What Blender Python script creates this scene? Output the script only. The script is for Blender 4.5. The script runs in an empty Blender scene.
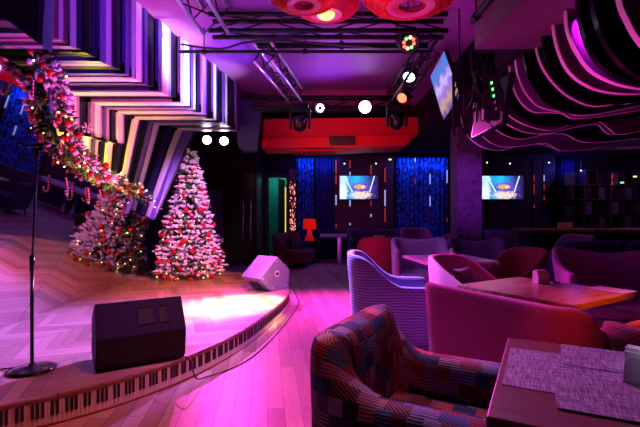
import bpy, bmesh, math, random
from mathutils import Vector, Matrix, Euler
random.seed(7)
S = bpy.context.scene
COL = S.collection
PI = math.pi
F = 427.0
CZ = 1.4
def W(x, y, D): return Vector(((x-320)/F*D, D, CZ-(y-213.5)/F*D))
def onz(x, y, Z):
    D = (CZ-Z)*F/(y-213.5)
    return Vector(((x-320)/F*D, D, Z))
# ------------------------------------------------------------------ materials
class N:
    def __init__(s, name):
        s.m = bpy.data.materials.new(name); s.m.use_nodes = True
        s.t = s.m.node_tree; s.b = s.t.nodes['Principled BSDF']
    def n(s, typ, **kw):
        nd = s.t.nodes.new(typ)
        ins = kw.pop('ins', {})
        for k, v in kw.items(): setattr(nd, k, v)
        for k, v in ins.items():
            if isinstance(v, bpy.types.NodeSocket): s.t.links.new(v, nd.inputs[k])
            else: nd.inputs[k].default_value = v
        return nd
    def link(s, a, b): s.t.links.new(a, b)
    def math(s, op, a, b=0.0, c=None):
        nd = s.n('ShaderNodeMath', operation=op)
        for i, v in enumerate((a, b) if c is None else (a, b, c)):
            if isinstance(v, bpy.types.NodeSocket): s.link(v, nd.inputs[i])
            else: nd.inputs[i].default_value = v
        return nd.outputs[0]
    def mix(s, f, a, b, mode='MIX'):
        nd = s.n('ShaderNodeMix', data_type='RGBA', blend_type=mode)
        for i, v in ((0, f), (6, a), (7, b)):
            if isinstance(v, bpy.types.NodeSocket): s.link(v, nd.inputs[i])
            else: nd.inputs[i].default_value = v if i == 0 else (*v[:3], 1)
        return nd.outputs[2]
    def ramp(s, f, stops, interp='LINEAR'):
        nd = s.n('ShaderNodeValToRGB'); r = nd.color_ramp; r.interpolation = interp
        while len(r.elements) < len(stops): r.elements.new(.5)
        for e, (p, c) in zip(r.elements, stops): e.position = p; e.color = (*c, 1)
        s.link(f, nd.inputs[0]); return nd.outputs[0]
    def base(s, v): s.link(v, s.b.inputs['Base Color'])
    def bump(s, h, st=.3, dist=.01):
        nd = s.n('ShaderNodeBump', ins={'Strength': st, 'Distance': dist, 'Height': h})
        s.link(nd.outputs[0], s.b.inputs['Normal'])
def mat(name, c, rough=.5, metal=0, emit=None, es=1, noise=0, nscale=20, coat=0, sheen=0):
    q = N(name); b = q.b
    b.inputs['Base Color'].default_value = (*c, 1)
    b.inputs['Roughness'].default_value = rough; b.inputs['Metallic'].default_value = metal
    b.inputs['Coat Weight'].default_value = coat; b.inputs['Sheen Weight'].default_value = sheen
    if emit: b.inputs['Emission Color'].default_value = (*emit, 1); b.inputs['Emission Strength'].default_value = es
    if noise or not emit:
        tc = q.n('ShaderNodeTexCoord')
        nz = q.n('ShaderNodeTexNoise', ins={'Vector': tc.outputs['Object'], 'Scale': nscale, 'Detail': 4})
        k = noise or .12
        q.base(q.mix(nz.outputs[0], [x*(1-k) for x in c], [min(1, x*(1+k)) for x in c]))
    return q.m
def plank_mat(name, ang, w, l, c1, c2, rough, chevron=False):
    q = N(name); tc = q.n('ShaderNodeTexCoord')
    mp = q.n('ShaderNodeMapping', ins={'Vector': tc.outputs['Object'], 'Rotation': (0, 0, ang)})
    v = mp.outputs[0]
    if chevron:
        sx = q.n('ShaderNodeSeparateXYZ', ins={0: v})
        pp = q.math('PINGPONG', sx.outputs[0], .42)
        y2 = q.math('ADD', sx.outputs[1], pp)
        cell = q.math('FLOOR', q.math('DIVIDE', sx.outputs[0], .42))
        cb = q.n('ShaderNodeCombineXYZ', ins={0: q.math('ADD', q.math('MULTIPLY', cell, 7.3), .2), 1: y2})
        br = q.n('ShaderNodeTexBrick', offset=.5, ins={'Vector': cb.outputs[0], 'Scale': 1, 'Mortar Size': .003, 'Mortar Smooth': .3,
             'Brick Width': 50, 'Row Height': w, 'Color1': (0, 0, 0, 1), 'Color2': (1, 1, 1, 1), 'Mortar': (.0, .0, .0, 1)})
        seam = q.math('LESS_THAN', pp, .003)
    else:
        br = q.n('ShaderNodeTexBrick', offset=.37, offset_frequency=2, ins={'Vector': v, 'Scale': 1, 'Mortar Size': .0022, 'Mortar Smooth': .3,
             'Brick Width': l, 'Row Height': w, 'Color1': (0, 0, 0, 1), 'Color2': (1, 1, 1, 1), 'Mortar': (0, 0, 0, 1)})
        seam = None
    gm = q.n('ShaderNodeMapping', ins={'Vector': v, 'Scale': (3, 40, 1)})
    gr = q.n('ShaderNodeTexNoise', ins={'Vector': gm.outputs[0], 'Scale': 1.5, 'Detail': 6, 'Roughness': .6})
    col = q.mix(br.outputs['Color'], c1, c2)
    col = q.mix(q.math('MULTIPLY', gr.outputs[0], .55), col, [x*.35 for x in c1])
    col = q.mix(br.outputs['Fac'], col, (.02, .012, .01))
    if seam is not None: col = q.mix(seam, col, (.03, .02, .015))
    q.base(col); q.b.inputs['Roughness'].default_value = rough
    q.bump(q.math('SUBTRACT', q.math('MULTIPLY', gr.outputs[0], .3), br.outputs['Fac']), .25, .004)
    return q.m
def fabric(name, c1, c2, freq=160, rough=.85, ribs=False, sheen=.06):
    """woven cloth on metric UVs"""
    q = N(name); uv = q.n('ShaderNodeUVMap'); sx = q.n('ShaderNodeSeparateXYZ', ins={0: uv.outputs[0]})
    if ribs:
        nz = q.n('ShaderNodeTexNoise', ins={'Vector': uv.outputs[0], 'Scale': 9, 'Detail': 3})
        yv = q.math('ADD', sx.outputs[1], q.math('MULTIPLY', nz.outputs[0], .03))
        w = q.math('SINE', q.math('MULTIPLY', yv, 2*PI/.028))
        w = q.math('MULTIPLY_ADD', w, .5, .5)
    else:
        a = q.math('SINE', q.math('MULTIPLY', sx.outputs[0], freq*2)); b = q.math('SINE', q.math('MULTIPLY', sx.outputs[1], freq*2))
        w = q.math('MULTIPLY_ADD', q.math('MULTIPLY', a, b), .5, .5)
    n2 = q.n('ShaderNodeTexNoise', ins={'Vector': uv.outputs[0], 'Scale': 60, 'Detail': 3})
    f = q.math('ADD', q.math('MULTIPLY', w, .65), q.math('MULTIPLY', n2.outputs[0], .35))
    q.base(q.mix(f, c1, c2)); q.b.inputs['Roughness'].default_value = rough
    q.b.inputs['Sheen Weight'].default_value = sheen
    q.bump(f, .5, .003)
    return q.m
def patchwork(name):
    q = N(name); uv = q.n('ShaderNodeUVMap')
    br = q.n('ShaderNodeTexBrick', offset=.43, offset_frequency=2, squash=.6, squash_frequency=3, ins={'Vector': uv.outputs[0], 'Scale': 1,
        'Mortar Size': 0, 'Brick Width': .11, 'Row Height': .075, 'Color1': (0, 0, 0, 1), 'Color2': (1, 1, 1, 1)})
    r = q.n('ShaderNodeSeparateColor', ins={0: br.outputs['Color']}).outputs[0]
    wn = q.n('ShaderNodeTexWhiteNoise', noise_dimensions='1D', ins={'W': q.math('MULTIPLY', r, 91.7)})
    r2 = wn.outputs[0]
    pal = [(.42, .008, .03), (.02, .06, .22), (.22, .01, .08), (.015, .015, .04), (.10, .3, .6), (.38, .02, .02), (.03, .10, .3), (.30, .01, .16), (.02, .02, .08), (.5, .5, .62), (.18, .008, .03), (.04, .14, .36), (.5, .015, .07)]
    A = q.ramp(r, [(i/len(pal), c) for i, c in enumerate(pal)], 'CONSTANT')
    pal2 = [(.01, .01, .02), (.4, .38, .48), (.05, .005, .015), (.01, .02, .06), (.35, .16, .08), (.01, .01, .015)]
    B = q.ramp(r2, [(i/len(pal2), c) for i, c in enumerate(pal2)], 'CONSTANT')
    sx = q.n('ShaderNodeSeparateXYZ', ins={0: uv.outputs[0]})
    nz = q.n('ShaderNodeTexNoise', ins={'Vector': uv.outputs[0], 'Scale': 30})
    wob = q.math('MULTIPLY', nz.outputs[0], .006)
    st = q.math('GREATER_THAN', q.math('SINE', q.math('MULTIPLY', q.math('ADD', sx.outputs[1], wob), 2*PI/.017)), .15)
    ck = q.n('ShaderNodeTexChecker', ins={'Vector': uv.outputs[0], 'Scale': 85}).outputs[1]
    dg = q.math('GREATER_THAN', q.math('SINE', q.math('MULTIPLY', q.math('ADD', sx.outputs[0], sx.outputs[1]), 2*PI/.02)), .3)
    pat = q.math('ADD', q.math('MULTIPLY', st, q.math('LESS_THAN', r2, .55)),
          q.math('ADD', q.math('MULTIPLY', ck, q.math('GREATER_THAN', r2, .8)),
                 q.math('MULTIPLY', dg, q.math('MULTIPLY', q.math('GREATER_THAN', r2, .55), q.math('LESS_THAN', r2, .8)))))
    col = q.mix(pat, A, B)
    q.base(col); q.b.inputs['Roughness'].default_value = .8
    q.bump(pat, .4, .003)
    return q.m
def mat_placemat():
    q = N('woven_placemat'); tc = q.n('ShaderNodeTexCoord'); sx = q.n('ShaderNodeSeparateXYZ', ins={0: tc.outputs['Object']})
    a = q.math('SINE', q.math('MULTIPLY', sx.outputs[0], 900)); b = q.math('SINE', q.math('MULTIPLY', sx.outputs[1], 900))
    sc = q.n('ShaderNodeMapping', ins={'Vector': tc.outputs['Object'], 'Scale': (160, 12, 1)})
    n1 = q.n('ShaderNodeTexNoise', ins={'Vector': sc.outputs[0], 'Scale': 1, 'Detail': 2})
    sc2 = q.n('ShaderNodeMapping', ins={'Vector': tc.outputs['Object'], 'Scale': (12, 160, 1)})
    n2 = q.n('ShaderNodeTexNoise', ins={'Vector': sc2.outputs[0], 'Scale': 1, 'Detail': 2})
    f = q.math('MULTIPLY', q.math('ADD', n1.outputs[0], n2.outputs[0]), .5)
    col = q.ramp(f, [(.38, (.04, .03, .06)), (.5, (.17, .15, .22)), (.62, (.42, .40, .52))])
    q.base(col); q.b.inputs['Roughness'].default_value = .6
    q.bump(q.math('MULTIPLY', a, b), .4, .001)
    return q.m
def wood(name, c, dark, rough=.35, scale=(2, 30, 30)):
    q = N(name); tc = q.n('ShaderNodeTexCoord')
    mp = q.n('ShaderNodeMapping', ins={'Vector': tc.outputs['Object'], 'Scale': scale})
    nz = q.n('ShaderNodeTexNoise', ins={'Vector': mp.outputs[0], 'Scale': 1.4, 'Detail': 7, 'Roughness': .65, 'Distortion': .6})
    q.base(q.ramp(nz.outputs[0], [(.3, dark), (.7, c)])); q.b.inputs['Roughness'].default_value = rough
    q.bump(nz.outputs[0], .15, .003)
    return q.m
def damask(name, c1, c2):
    q = N(name); uv = q.n('ShaderNodeUVMap')
    mp = q.n('ShaderNodeMapping', ins={'Vector': uv.outputs[0], 'Scale': (2.4, 1.4, 1)})
    nz = q.n('ShaderNodeTexNoise', ins={'Vector': mp.outputs[0], 'Scale': 2.5, 'Detail': 2})
    v = q.n('ShaderNodeTexVoronoi', ins={'Vector': q.mix(.12, mp.outputs[0], nz.outputs[1]), 'Scale': 2.2, 'Randomness': .35})
    w = q.math('SINE', q.math('MULTIPLY', v.outputs['Distance'], 15))
    q.base(q.mix(q.math('MULTIPLY_ADD', w, .5, .5), c1, c2)); q.b.inputs['Roughness'].default_value = .6
    return q.m
def screen_mat(name, strength=1.6):
    q = N(name); uv = q.n('ShaderNodeUVMap'); sx = q.n('ShaderNodeSeparateXYZ', ins={0: uv.outputs[0]}); U, V = sx.outputs[0], sx.outputs[1]
    nz = q.n('ShaderNodeTexNoise', ins={'Vector': uv.outputs[0], 'Scale': 17, 'Detail': 3})
    col = q.ramp(q.math('ADD', U, q.math('MULTIPLY', q.math('SUBTRACT', nz.outputs[0], .5), .35)), [(0, (.35, .5, .75)), (.12, (.55, .8, .9)), (.22, (.02, .25, .6)), (.45, (.02, .45, .8)), (.62, (.02, .2, .6)), (.8, (.04, .02, .2)), (1, (.02, .01, .08))])
    def blob(cx, cy, rx, ry, c, col, soft=.5):
        a = q.math('POWER', q.math('DIVIDE', q.math('SUBTRACT', U, cx), rx), 2)
        b = q.math('POWER', q.math('DIVIDE', q.math('SUBTRACT', V, cy), ry), 2)
        d = q.math('ADD', q.math('ADD', a, b), q.math('MULTIPLY', q.math('SUBTRACT', nz.outputs[0], .5), 4.5))
        f = q.n('ShaderNodeMapRange', ins={0: d, 1: 1+soft, 2: 1-soft, 3: 0, 4: 1}).outputs[0]
        return q.mix(f, col, c)
    col = blob(.55, .5, .3, .2, (.12, .05, .5), col)
    col = blob(.08, .3, .12, .3, (.7, .8, .95), col)
    col = blob(.55, .17, .26, .15, (.9, .6, .5), col)
    col = blob(.52, .53, .15, .09, (1, .35, .05), col)
    col = blob(.6, .52, .05, .05, (1, .8, .6), col)
    def beam(x0, slope, w, col):
        d = q.math('ABSOLUTE', q.math('SUBTRACT', q.math('SUBTRACT', U, x0), q.math('MULTIPLY', V, slope)))
        return q.mix(q.math('LESS_THAN', d, w), col, (.5, .85, 1))
    c2 = beam(.42, -.3, .018, col); c3 = beam(.72, .18, .014, c2)
    msk = q.math('GREATER_THAN', V, .3)
    col = q.mix(msk, col, c3)
    q.b.inputs['Base Color'].default_value = (.01, .01, .01, 1); q.b.inputs['Roughness'].default_value = .2
    q.link(col, q.b.inputs['Emission Color']); q.b.inputs['Emission Strength'].default_value = strength
    return q.m

M = {}
M['floor'] = plank_mat('floor_planks', math.radians(83), .12, 1.3, (.40, .28, .25), (.78, .62, .58), .38)
M['stage'] = plank_mat('stage_boards', math.radians(25), .14, 1.4, (.34, .22, .17), (.74, .56, .48), .33, chevron=True)
M['lip'] = wood('stage_edge_wood', (.30, .11, .07), (.16, .05, .03))
M['black'] = mat('black_paint', (.012, .012, .016), .5)
M['blackgloss'] = mat('black_gloss', (.01, .01, .014), .18)
M['truss'] = mat('black_truss', (.006, .006, .01), .5)
M['alu'] = mat('bare_aluminium', (.75, .75, .8), .3, .8)
M['navy'] = mat('navy_cabinet', (.05, .05, .17), .5)
M['monitor'] = mat('monitor_grey', (.022, .018, .045), .8, noise=.25, nscale=60)
M['monitor_light'] = mat('lavender_tinted_monitor', (.20, .22, .42), .5, noise=.25, nscale=40)  # lavender of the stage lighting tinted into the base colour
M['navydark'] = mat('navy_back', (.008, .008, .03), .6)
M['grille'] = mat('speaker_grille', (.008, .007, .01), .7)
M['wall'] = mat('dark_wall', (.02, .016, .03), .6)
M['wallplum'] = mat('plum_wall', (.07, .02, .06), .6)
M['ceiling'] = mat('ceiling_paint', (.24, .08, .29), .6, noise=.1, nscale=3)
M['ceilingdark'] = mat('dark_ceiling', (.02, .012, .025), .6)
M['soffit'] = mat('soffit_paint', (.13, .05, .11), .6)
M['white'] = mat('white_gloss', (.82, .80, .84), .25)
M['lilac'] = mat('lilac_gloss', (.34, .26, .50), .35)
M['slatnavy'] = mat('navy_gloss', (.012, .008, .05), .35)
M['slatblack'] = mat('black_slat', (.003, .003, .006), .3)
M['slatplum'] = mat('plum_slat', (.12, .015, .08), .35)
M['slatviolet'] = mat('violet_slat', (.08, .04, .28), .35)
M['red'] = mat('red_paint', (.75, .004, .03), .5)
M['redbright'] = mat('red_recess', (.9, .01, .03), .5)  # slightly brighter red for the lower panel
M['chrome'] = mat('chrome', (.8, .8, .85), .15, 1)
M['mirror'] = mat('mirror_glass', (.86, .80, .88), .02, 1, noise=.02)
M['keys'] = mat('ivory_keys', (.78, .72, .72), .35)
M['keysblack'] = mat('ebony_keys', (.012, .01, .012), .3)
M['snow'] = mat('snowy_needles', (.80, .74, .82), .8, noise=.2)
M['pine'] = mat('pine_needles', (.05, .10, .06), .8)
M['trunk'] = mat('bark', (.08, .05, .03), .9)
M['redball'] = mat('red_bauble_gloss', (.6, .008, .015), .15, .2, coat=.5)
M['whiteball'] = mat('white_bauble_gloss', (.85, .8, .86), .2)
M['bulb'] = mat('warm_bulb', (1, .7, .3), .5, emit=(1, .55, .18), es=9)
M['table'] = wood('walnut_table', (.42, .2, .12), (.09, .04, .03), .3, (3, 14, 14))
M['tableplain'] = wood('rose_table', (.20, .07, .065), (.12, .04, .04), .35)
M['tablepink'] = mat('pale_table', (.55, .42, .52), .3)
M['napkin'] = mat('white_paper', (.85, .83, .87), .8)
M['placemat'] = mat_placemat()
M['patch'] = patchwork('patchwork_cloth')
M['violet_ribs'] = fabric('ribbed_lavender', (.06, .04, .20), (.50, .44, .82), ribs=True)
M['pinkcloth'] = fabric('rose_cloth', (.26, .012, .14), (.56, .06, .34))
M['hotpink'] = fabric('hot_pink_cloth', (.60, .12, .28), (.85, .25, .45))
M['crimson'] = fabric('crimson_cloth', (.40, .01, .05), (.62, .02, .08))
M['darkcrimson'] = fabric('dark_crimson_cloth', (.16, .005, .02), (.30, .01, .05))
M['greylav'] = fabric('grey_lavender_cloth', (.20, .16, .30), (.42, .36, .55))
M['darkpurple'] = fabric('dark_purple_cloth', (.05, .03, .09), (.16, .09, .22))
M['purple'] = fabric('purple_cloth', (.25, .08, .28), (.42, .14, .45))
M['navycloth'] = fabric('navy_cloth', (.02, .025, .09), (.05, .06, .18))
M['browncloth'] = fabric('brown_cloth', (.05, .012, .015), (.10, .03, .03))
M['weave'] = fabric('dark_red_weave', (.03, .012, .02), (.34, .05, .08), freq=110)
M['pillow'] = fabric('black_velvet', (.01, .008, .015), (.05, .03, .07), sheen=.6)
M['curtain'] = damask('blue_damask', (.003, .006, .10), (.02, .17, .75))
M['curtainplain'] = mat('blue_drape', (.012, .008, .16), .7)
M['screen'] = screen_mat('tv_picture', 1.35)
q = N('tv_picture_violet'); uv = q.n('ShaderNodeUVMap'); sx = q.n('ShaderNodeSeparateXYZ', ins={0: uv.outputs[0]})
nz = q.n('ShaderNodeTexNoise', ins={'Vector': uv.outputs[0], 'Scale': 5, 'Detail': 3})
f_ = q.math('ADD', q.math('MULTIPLY', q.math('SUBTRACT', nz.outputs[0], .5), .5), sx.outputs[1])
q.link(q.ramp(f_, [(0, (.08, .03, .3)), (.2, (.5, .3, .18)), (.38, (.25, .12, .6)), (.55, (.6, .45, .95)), (.72, (.15, .15, .6)), (.85, (.02, .25, .8)), (1, (.2, .1, .5))]), q.b.inputs['Emission Color'])
q.b.inputs['Emission Strength'].default_value = 1.1; q.b.inputs['Base Color'].default_value = (.01, .01, .01, 1); M['screen_violet'] = q.m
M['column'] = mat('marbled_plum_plaster', (.17, .06, .22), .6, noise=.95, nscale=9)
M['finface'] = mat('fin_face_plum', (.07, .012, .06), .4)
M['finlav'] = mat('fin_face_lilac', (.16, .09, .20), .4)
M['findark'] = mat('fin_face_black', (.005, .003, .006), .2)
M['finedge'] = mat('fin_edge_white', (.92, .70, .88), .4)
M['teal'] = mat('teal_wall', (.02, .5, .45), .6)
M['lampred'] = mat('red_lamp_shade', (.5, .01, .005), .7, emit=(1, .012, .003), es=.45)
M['lens'] = mat('white_violet_lens', (1, 1, 1), .2, emit=(.85, .7, 1), es=30)
M['lenswhite'] = mat('white_lens', (1, 1, 1), .2, emit=(.7, .9, 1), es=8)
M['lensred'] = mat('red_lens', (1, .1, .05), .2, emit=(1, .08, .03), es=6)
M['lensgreen'] = mat('green_lens', (.1, 1, .2), .2, emit=(.1, 1, .15), es=4)
M['lensyellow'] = mat('yellow_lens', (1, .8, .2), .2, emit=(1, .7, .2), es=6)
M['hotbulb'] = mat('glowing_bulb', (1, .8, .4), .2, emit=(1, .42, .07), es=3.5)
M['wire'] = mat('red_wire', (.75, .03, .05), .4)
M['wirering'] = mat('pink_ring', (.85, .2, .45), .4)
M['glint'] = mat('painted_glint', (.8, .9, 1), .1, emit=(.4, .5, 1), es=.7)  # self-glowing, imitates lights reflected in the mirror strips
M['glintred'] = mat('painted_red_glint', (1, .2, .1), .1, emit=(1, .05, .04), es=.22)  # red reflection painted as emission
M['led'] = mat('led_spot', (1, 1, 1), .1, emit=(1, .9, .85), es=3)
M['leaf'] = mat('leaf', (.06, .1, .05), .6)
for k_ in ('monitor', 'ceilingdark', 'wall', 'slatblack', 'slatnavy', 'findark', 'truss'):
    M[k_].node_tree.nodes['Principled BSDF'].inputs['Specular IOR Level'].default_value = .08 if k_ == 'ceilingdark' else .2
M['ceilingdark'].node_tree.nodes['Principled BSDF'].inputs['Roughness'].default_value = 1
# ------------------------------------------------------------------ geometry
def newobj(name, bm, mats, parent=None, smooth=False, loc=None, rot=None, bevel=0, subsurf=0, solid=0):
    me = bpy.data.meshes.new(name); bmesh.ops.recalc_face_normals(bm, faces=bm.faces) if not bm.faces or not getattr(bm, '_keep', False) else None
    bm.to_mesh(me); bm.free()
    if not isinstance(mats, (list, tuple)): mats = [mats]
    for m in mats: me.materials.append(M[m] if isinstance(m, str) else m)
    o = bpy.data.objects.new(name, me); COL.objects.link(o)
    if parent: o.parent = parent
    if loc is not None: o.location = loc
    if rot is not None: o.rotation_euler = rot
    if smooth:
        for p in me.polygons: p.use_smooth = True
    if solid:
        md = o.modifiers.new('s', 'SOLIDIFY'); md.thickness = solid; md.offset = 0
    if bevel:
        md = o.modifiers.new('b', 'BEVEL'); md.width = bevel; md.segments = 2; md.limit_method = 'ANGLE'
    if subsurf:
        md = o.modifiers.new('ss', 'SUBSURF'); md.levels = subsurf; md.render_levels = subsurf
    return o
def tag(o, label, cat, group=None, kind=None):
    o['label'] = label; o['category'] = cat
    if group: o['group'] = group
    if kind: o['kind'] = kind
    return o
def struct(o, label=None):
    o['kind'] = 'structure'
    if label: o['label'] = label
    return o
def empty(name, loc, rz=0, rot=None):
    o = bpy.data.objects.new(name, None); COL.objects.link(o); o.location = loc
    o.rotation_euler = rot if rot is not None else (0, 0, rz); o.empty_display_size = .1
    return o
def B(): return bmesh.new()
def box(bm, x0, x1, y0, y1, z0, z1, mi=0, mtx=None):
    vs = [bm.verts.new(p) for p in ((x0, y0, z0), (x1, y0, z0), (x1, y1, z0), (x0, y1, z0), (x0, y0, z1), (x1, y0, z1), (x1, y1, z1), (x0, y1, z1))]
    if mtx is not None:
        for v in vs: v.co = mtx @ v.co
    for f in ((0, 3, 2, 1), (4, 5, 6, 7), (0, 1, 5, 4), (1, 2, 6, 5), (2, 3, 7, 6), (3, 0, 4, 7)):
        fc = bm.faces.new([vs[i] for i in f]); fc.material_index = mi
    return vs
def prism(bm, poly, a, b, fn, mi=0):
    """poly of 2-D points extruded between a and b; fn(u,v,w) -> xyz"""
    A = [bm.verts.new(fn(u, v, a)) for u, v in poly]; Bv = [bm.verts.new(fn(u, v, b)) for u, v in poly]
    n = len(poly)
    f = bm.faces.new(A); f.material_index = mi
    f = bm.faces.new(Bv[::-1]); f.material_index = mi
    for i in range(n):
        f = bm.faces.new((A[i], Bv[i], Bv[(i+1) % n], A[(i+1) % n])); f.material_index = mi
def tube(bm, pts, r, n=8, mi=0, cap=True, taper=None):
    pts = [Vector(p) for p in pts]; rings = []
    for i, p in enumerate(pts):
        d = (pts[min(i+1, len(pts)-1)]-pts[max(i-1, 0)]).normalized()
        up = Vector((0, 0, 1)) if abs(d.z) < .95 else Vector((0, 1, 0))
        a = d.cross(up).normalized(); b = d.cross(a)
        rr = r if taper is None else r*taper[i]
        rings.append([bm.verts.new(p+(a*math.cos(2*PI*k/n)+b*math.sin(2*PI*k/n))*rr) for k in range(n)])
    for A, C in zip(rings, rings[1:]):
        for k in range(n):
            f = bm.faces.new((A[k], A[(k+1) % n], C[(k+1) % n], C[k])); f.material_index = mi
    if cap:
        for R_ in (rings[0], rings[-1]):
            f = bm.faces.new(R_); f.material_index = mi
def lathe(bm, prof, n=24, mtx=None, mi=0, cap=True):
    rings = []
    for r, z in prof:
        rings.append([bm.verts.new((r*math.cos(2*PI*k/n), r*math.sin(2*PI*k/n), z)) for k in range(n)])
    for A, C in zip(rings, rings[1:]):
        for k in range(n):
            f = bm.faces.new((A[k], A[(k+1) % n], C[(k+1) % n], C[k])); f.material_index = mi
    for R_ in ((rings[0], rings[-1]) if cap else ()):
        f = bm.faces.new(R_); f.material_index = mi
    if mtx is not None:
        for R_ in rings:
            for v in R_: v.co = mtx @ v.co
def boxobj(name, x0, x1, y0, y1, z0, z1, m, parent=None, bevel=0, **k):
    bm = B(); box(bm, x0, x1, y0, y1, z0, z1); return newobj(name, bm, m, parent, bevel=bevel, **k)
def aim(d):  # rotation matrix taking -Z to d ; z axis of lathe to d
    return Vector(d).normalized().to_track_quat('Z', 'Y').to_matrix().to_4x4()
# ------------------------------------------------------------------ room shell
RX, LX, BY, FY, CH = 9.6, -3.75, 13.0, -2.5, 3.9
struct(boxobj('floor', LX-.2, RX+.2, FY-.2, BY+1.8, -.1, 0, 'floor'))
struct(boxobj('ceiling', LX-.2, RX+.2, FY-.2, BY+1.8, CH, CH+.1, 'ceiling'))
struct(boxobj('wall_left', LX-.15, LX, FY, BY, 0, CH, 'wall'))
struct(boxobj('wall_right', RX, RX+.15, FY, BY, 0, CH, 'wall'))
struct(boxobj('wall_front', LX, RX, FY-.15, FY, 0, CH, 'wall'))
DX0, DX1, DZ = -1.58, -1.02, 2.5
bm = B(); box(bm, LX, DX0, BY, BY+.15, 0, CH); box(bm, DX1, RX, BY, BY+.15, 0, CH); box(bm, DX0, DX1, BY, BY+.15, DZ, CH)
struct(newobj('wall_back', bm, 'wall'))
# side passage seen through the door
bm = B(); box(bm, DX0-.6, DX1+.8, BY+1.5, BY+1.6, 0, CH); box(bm, DX0-.7, DX0-.6, BY+.15, BY+1.6, 0, CH); box(bm, DX1+.8, DX1+.9, BY+.15, BY+1.6, 0, CH)
struct(newobj('wall_passage', bm, 'teal'))
dr = boxobj('door_1', 0, .5, -.02, .02, 0, 2.45, 'black'); dr.location = (DX0+.31, BY+.2, 0.01); dr.rotation_euler = (0, 0, math.radians(75)); struct(dr)
boxobj('door_handle', .4, .46, -.06, .06, 1.9, 2.25, 'white', dr)
bm = B(); box(bm, DX0-.08, DX0, BY-.03, BY+.16, 0, DZ+.08); box(bm, DX1, DX1+.08, BY-.03, BY+.16, 0, DZ+.08); box(bm, DX0, DX1, BY-.03, BY+.16, DZ, DZ+.08)
struct(newobj('trim_1', bm, 'wallplum'))
tag(boxobj('light_strip', DX1-.05, DX1-.02, BY+.04, BY+.08, .1, 2.2, mat('yellow_strip', (1, .8, .2), emit=(1, .75, .12), es=1.0)), 'vertical yellow light strip in the narrow teal doorway', 'light')
# right-hand dropped ceiling
struct(boxobj('ceiling_soffit', 1.65, RX, FY, 4.55, 3.15, CH, 'soffit'))
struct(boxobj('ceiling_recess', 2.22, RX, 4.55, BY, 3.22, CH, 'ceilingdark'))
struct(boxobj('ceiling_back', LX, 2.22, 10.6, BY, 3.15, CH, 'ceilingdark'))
# dark partition left of the doorway
struct(boxobj('wall_partition', LX, -1.72, 11.6, BY, 0, 3.15, 'wall'))
pd = boxobj('door_2', -3.2, -1.75, 11.5, 11.58, .01, 2.5, 'blackgloss'); struct(pd)
for x in (-2.06, -1.86): 
    bm = B(); tube(bm, [(x, 11.46, .7), (x, 11.46, 2.05)], .02, 8); newobj('door_handle', bm, M['chrome'], pd, smooth=True)
bx_ = struct(boxobj('door_3', -3.2, -2.62, 11.42, 11.49, .01, 2.05, 'navy'))
# ------------------------------------------------------------------ stage
edge_px = [(-60, 430), (-30, 416), (0, 405.5), (35, 398.5), (70, 391), (128, 376), (185, 357), (220, 342), (250, 325.5), (270, 311), (283, 300), (288, 294)]
SZ = .2
E = [onz(x, y, SZ) for x, y in edge_px]
tail = [Vector((-.50, 6.85, SZ)), Vector((-.62, 7.2, SZ)), Vector((-.85, 7.7, SZ)), Vector((-1.2, 8.25, SZ)), Vector((-1.7, 8.75, SZ)), Vector((-2.4, 9.05, SZ)), Vector((-3.7, 9.15, SZ))]
E = [Vector((-3.7, E[0].y-.15, SZ))]+E+tail
def smooth_path(P, n=6):
    out = []
    for i in range(len(P)-1):
        p0, p1, p2, p3 = P[max(i-1, 0)], P[i], P[i+1], P[min(i+2, len(P)-1)]
        for k in range(n):
            t = k/n
            out.append(.5*((2*p1)+(-p0+p2)*t+(2*p0-5*p1+4*p2-p3)*t*t+(-p0+3*p1-3*p2+p3)*t**3))
    out.append(P[-1]); return out
EP = [E[0]]+smooth_path(E[1:], 6)
st = empty('stage', (-2, 6, 0)); tag(st, 'low curved wooden stage with a piano keyboard front along its edge', 'stage')
def loc(o, parent): o.matrix_parent_inverse = Matrix.Translation(-parent.location); return o
bm = B(); prism(bm, [(p.x, p.y) for p in EP], SZ-.012, SZ, lambda u, v, w: (u, v, w)); loc(newobj('deck', bm, 'stage', st), st)
def inset(P, d):
    out = []
    for i, p in enumerate(P):
        t = (P[min(i+1, len(P)-1)]-P[max(i-1, 0)]).normalized(); nrm = Vector((-t.y, t.x, 0))
        out.append(p+nrm*d)
    return out
I1 = inset(EP, .02)
bm = B(); prism(bm, [(p.x, p.y) for p in inset(EP, .035)], .0, SZ-.013, lambda u, v, w: (u, v, w)); loc(newobj('base', bm, 'lip', st), st)
O1, O2 = inset(EP, -.002), inset(EP, .03)
bm = B()
for i in range(len(EP)-1):
    for j, (z0, z1) in enumerate(((SZ-.035, SZ-.013), (0, .012))):
        vs = [bm.verts.new((q.x, q.y, z)) for z in (z0, z1) for q in (O1[i], O1[i+1], O2[i+1], O2[i])]
        for f in ((0, 1, 5, 4), (4, 5, 6, 7), (3, 2, 1, 0), (2, 3, 7, 6)): bm.faces.new([vs[k] for k in f])
loc(newobj('nosing', bm, 'lip', st), st)
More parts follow.
